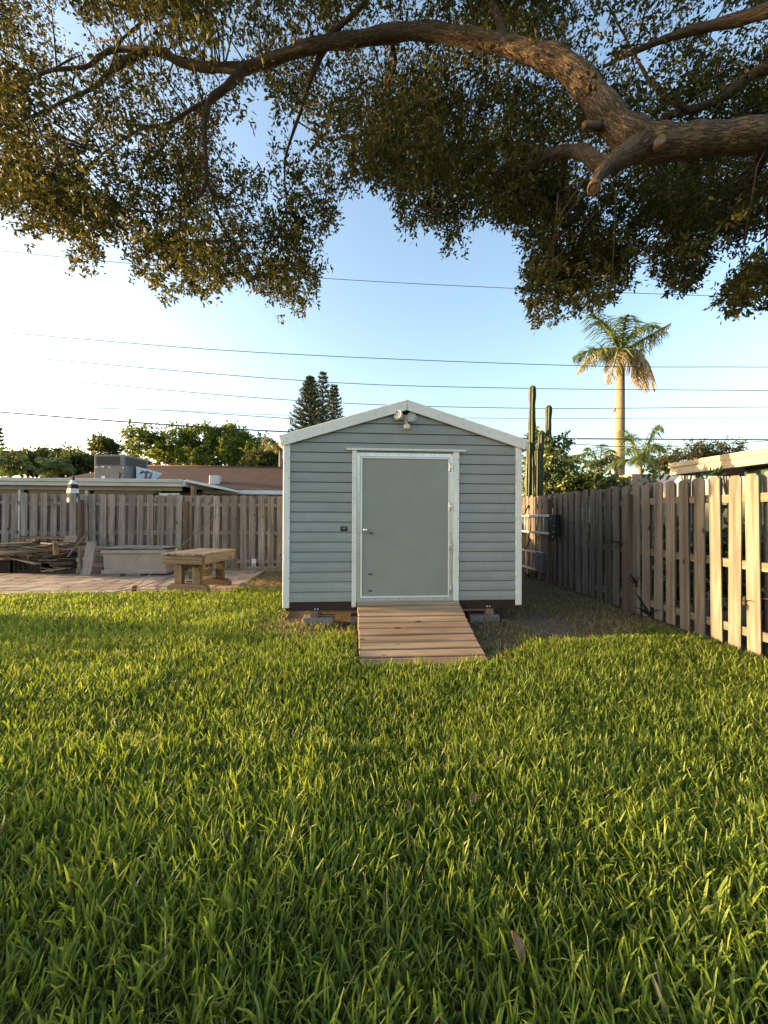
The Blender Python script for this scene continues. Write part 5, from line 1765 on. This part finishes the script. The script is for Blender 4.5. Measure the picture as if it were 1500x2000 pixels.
# crown: clumps of leaves on twigs, hung round the limbs
poly = [(-260, -420), (-260, 420), (0, 380), (40, 435), (60, 465), (100, 415), (130, 495), (160, 530), (190, 475), (225, 425), (255, 490), (300, 545), (330, 572), (370, 555), (420, 565), (450, 525), (485, 550), (530, 565), (585, 597), (618, 555), (614, 470), (644, 418), (648, 345), (700, 338), (755, 345), (775, 395), (805, 428), (850, 438), (885, 482), (903, 432), (950, 392), (1000, 428), (1040, 500), (1015, 540), (1032, 595), (1055, 622), (1130, 595), (1190, 580), (1230, 548), (1218, 495), (1268, 470), (1290, 522), (1330, 562), (1358, 538), (1380, 492), (1425, 470), (1490, 422), (1800, 380), (1800, -420)]
poly2 = [(1412, 612), (1432, 560), (1445, 520), (1500, 492), (1700, 470), (1700, 600), (1500, 582)]
holes = [(470, 268, 62, 52, 1.), (520, 225, 66, 42, .96), (465, 225, 34, 34, 1), (505, 180, 40, 22, .8), (58, 25, 24, 18, 1), (120, 32, 32, 24, 1), (175, 108, 30, 28, .95), (355, 180, 22, 24, .95), (305, 68, 26, 34, .95), (345, 95, 34, 14, .9), (270, 60, 20, 18, .7), (215, 268, 22, 16, .9), (120, 215, 26, 14, .6),
         (1295, 12, 18, 14, .9), (1285, 128, 30, 22, .85), (1265, 178, 34, 22, .8), (1240, 205, 26, 18, .8), (600, 240, 18, 50, .5), (635, 150, 26, 22, .6), (560, 320, 30, 16, .7), (260, 290, 20, 16, .6), (1180, 265, 12, 30, .7), (80, 265, 30, 14, .6), (690, 170, 30, 40, .3)]


def inpoly(x, y, pl):
    c = np.zeros(len(x), bool)
    n = len(pl)
    for i in range(n):
        x0, y0 = pl[i]; x1, y1 = pl[(i + 1) % n]
        if y0 == y1: continue
        hit = ((y0 > y) != (y1 > y)) & (x < (x1 - x0) * (y - y0) / (y1 - y0) + x0)
        c ^= hit
    return c


def unproj(px, py, d):
    cv = np.stack([(px - 750) / FPX, -(py - 1000) / FPX, -np.ones_like(px)], 1)
    wv = cv @ np.array(CM3).T
    return np.array([0, 0, CAM_H]) + wv * (d / wv[:, 1])[:, None]


NB = 9200
# branch masses first (so the crown is lumpy), then clumps inside them
nm = 190
mx_ = rng.uniform(-200, 1720, nm); my_ = rng.uniform(-330, 600, nm); md = rng.uniform(3.6, 6.6, nm)
mw = rng.lognormal(0, .7, nm); fm = np.array([(1080, 520, 5.0), (1125, 440, 4.9), (1150, 555, 5.2), (1060, 570, 5.2), (1200, 490, 5.0), (1310, 520, 5.0), (1340, 500, 5.3), (1440, 420, 4.6), (1250, 400, 4.6), (1370, 400, 4.8), (1050, 380, 4.8), (900, 360, 5.0), (850, 390, 5.2), (980, 340, 5.0),
               (800, 300, 5.4), (720, 290, 5.0), (300, 460, 4.6), (550, 520, 4.9), (370, 500, 4.6), (580, 440, 5.0), (100, 340, 4.6), (40, 280, 4.4), (160, 430, 4.6), (1460, 560, 4.6), (1000, 200, 5.0), (900, 200, 5.4), (1350, 130, 5.2), (1430, 340, 4.9), (840, 150, 5.2), (600, 370, 5.0)])
mx_[:len(fm)], my_[:len(fm)], md[:len(fm)] = fm.T; mw[:len(fm)] = 1.35
w_i = rng.choice(nm, NB, p=mw / mw.sum())
px_c = np.where(rng.uniform(size=NB) < .86, mx_[w_i] + rng.normal(0, 44, NB), rng.uniform(-230, 1760, NB))
py_c = np.where(rng.uniform(size=NB) < .86, my_[w_i] + rng.normal(0, 36, NB), rng.uniform(-380, 620, NB))
d_c = np.where(rng.uniform(size=NB) < .8, md[w_i] + rng.normal(0, .3, NB), rng.uniform(3.5, 7.2, NB))
ok = inpoly(px_c, py_c, poly) | inpoly(px_c, py_c, poly2)
for (hx_, hy_, rx_, ry_, s_) in holes:
    ins = ((px_c - hx_) / rx_) ** 2 + ((py_c - hy_) / ry_) ** 2 < 1
    ok &= ~(ins & (rng.uniform(size=NB) < s_))
# keep the underside of the big limbs in view: few leaves in front of them
wall = np.interp(px_c, [-100, 470, 760, 1000, 1150, 1260, 1500, 1700], [160, 135, 66, 90, 175, 280, 262, 230])
nearlimb = (np.abs(py_c - wall) < 80) & (px_c > 1090)
nearlimb2 = (np.abs(py_c - wall) < 52) & (px_c <= 1090) & (px_c > 430)
nl3 = (np.abs(py_c - np.interp(px_c, [200, 230, 320, 345, 480], [105, 97, 103, 118, 135])) < 42) & (px_c > 200) & (px_c < 480)
nl5 = (np.abs(px_c - np.interp(py_c, [130, 200, 270, 350, 400, 470], [470, 405, 399, 404, 415, 450])) < 40) & (py_c > 130) & (py_c < 470)
nl6 = (np.abs(px_c - np.interp(py_c, [85, 165, 260, 320], [635, 603, 572, 556])) < 22) & (py_c > 85) & (py_c < 320)
nl4 = ((px_c > 1090) & (px_c < 1230) & (py_c > 265) & (py_c < 380))
d_c = np.where((nearlimb | nearlimb2 | nl3 | nl4 | nl5 | nl6) & (d_c < 5.4), 5.4 + rng.uniform(.0, 1.2, NB), d_c)
# thinner on the left, denser on the right
ok &= rng.uniform(size=NB) < np.interp(px_c, [-200, 300, 650, 800, 1250, 1700], [.52, .5, .6, .9, .92, .9])
ok &= ~((py_c < -60) & (rng.uniform(size=NB) < .5))
px_c, py_c, d_c = px_c[ok], py_c[ok], d_c[ok]
CC = unproj(px_c, py_c, d_c)
fringe = np.clip((py_c - 330) / 200, 0, 1)
crad = rng.uniform(.16, .3, len(CC)) * (1 - .35 * fringe)
data = clumps_to_leaves(CC - np.array(oak_base), crad * 1.15, 63, .062, .026, .5, 7, .55)
# fine sprays hanging along the lower rim
ex, ey_ = [], []
for pl in (poly[1:-1], poly2):
    for i in range(len(pl) - 1):
        (xa, ya), (xb, yb) = pl[i], pl[i + 1]
        k = max(2, int(math.hypot(xb - xa, yb - ya) / 9))
        tt = rng.uniform(0, 1, k)
        ex.append(xa + (xb - xa) * tt + rng.normal(0, 9, k)); ey_.append(ya + (yb - ya) * tt + rng.normal(-4, 11, k))
ex, ey_ = np.concatenate(ex), np.concatenate(ey_)
spr = unproj(ex, ey_, np.clip(4.8 + rng.normal(0, .45, len(ex)), 3.8, 6))
d2 = clumps_to_leaves(spr - np.array(oak_base), rng.uniform(.07, .15, len(spr)), 18, .058, .024, 1.6, 3)
data = tuple(np.concatenate([a_, b_]) for a_, b_ in zip(data, d2))
leaf_object('crown', data, M['oak_leaf'], oak, 'diamond', .15, kind='stuff')
# twigs from the limbs to the clumps
SK = np.array([tuple(s) for s in skel])
tw_mb = MB()
sel = rng.choice(len(CC), min(1100, len(CC)), replace=False)
for i in sel:
    dd = np.linalg.norm(SK - CC[i], axis=1)
    j = int(np.argmin(dd))
    if dd[j] > 1.15 or dd[j] < .12: continue
    a = Vector(SK[j]) - oak_base; b = Vector(CC[i]) - oak_base
    md_ = (a + b) / 2 + Vector((random.uniform(-.28, .28), random.uniform(-.28, .28), random.uniform(-.1, .3))) * dd[j]
    tw_mb.tube([a, a.lerp(md_, .6), md_, b], [.011, .009, .007, .003], 4, cap=False)
tw_mb.build('twigs', M['twig'], oak, fixn=False, kind='stuff')
print('OAK clumps', len(CC), 'leaves', len(data[0]), 'grass verts', len(gm.vertices))
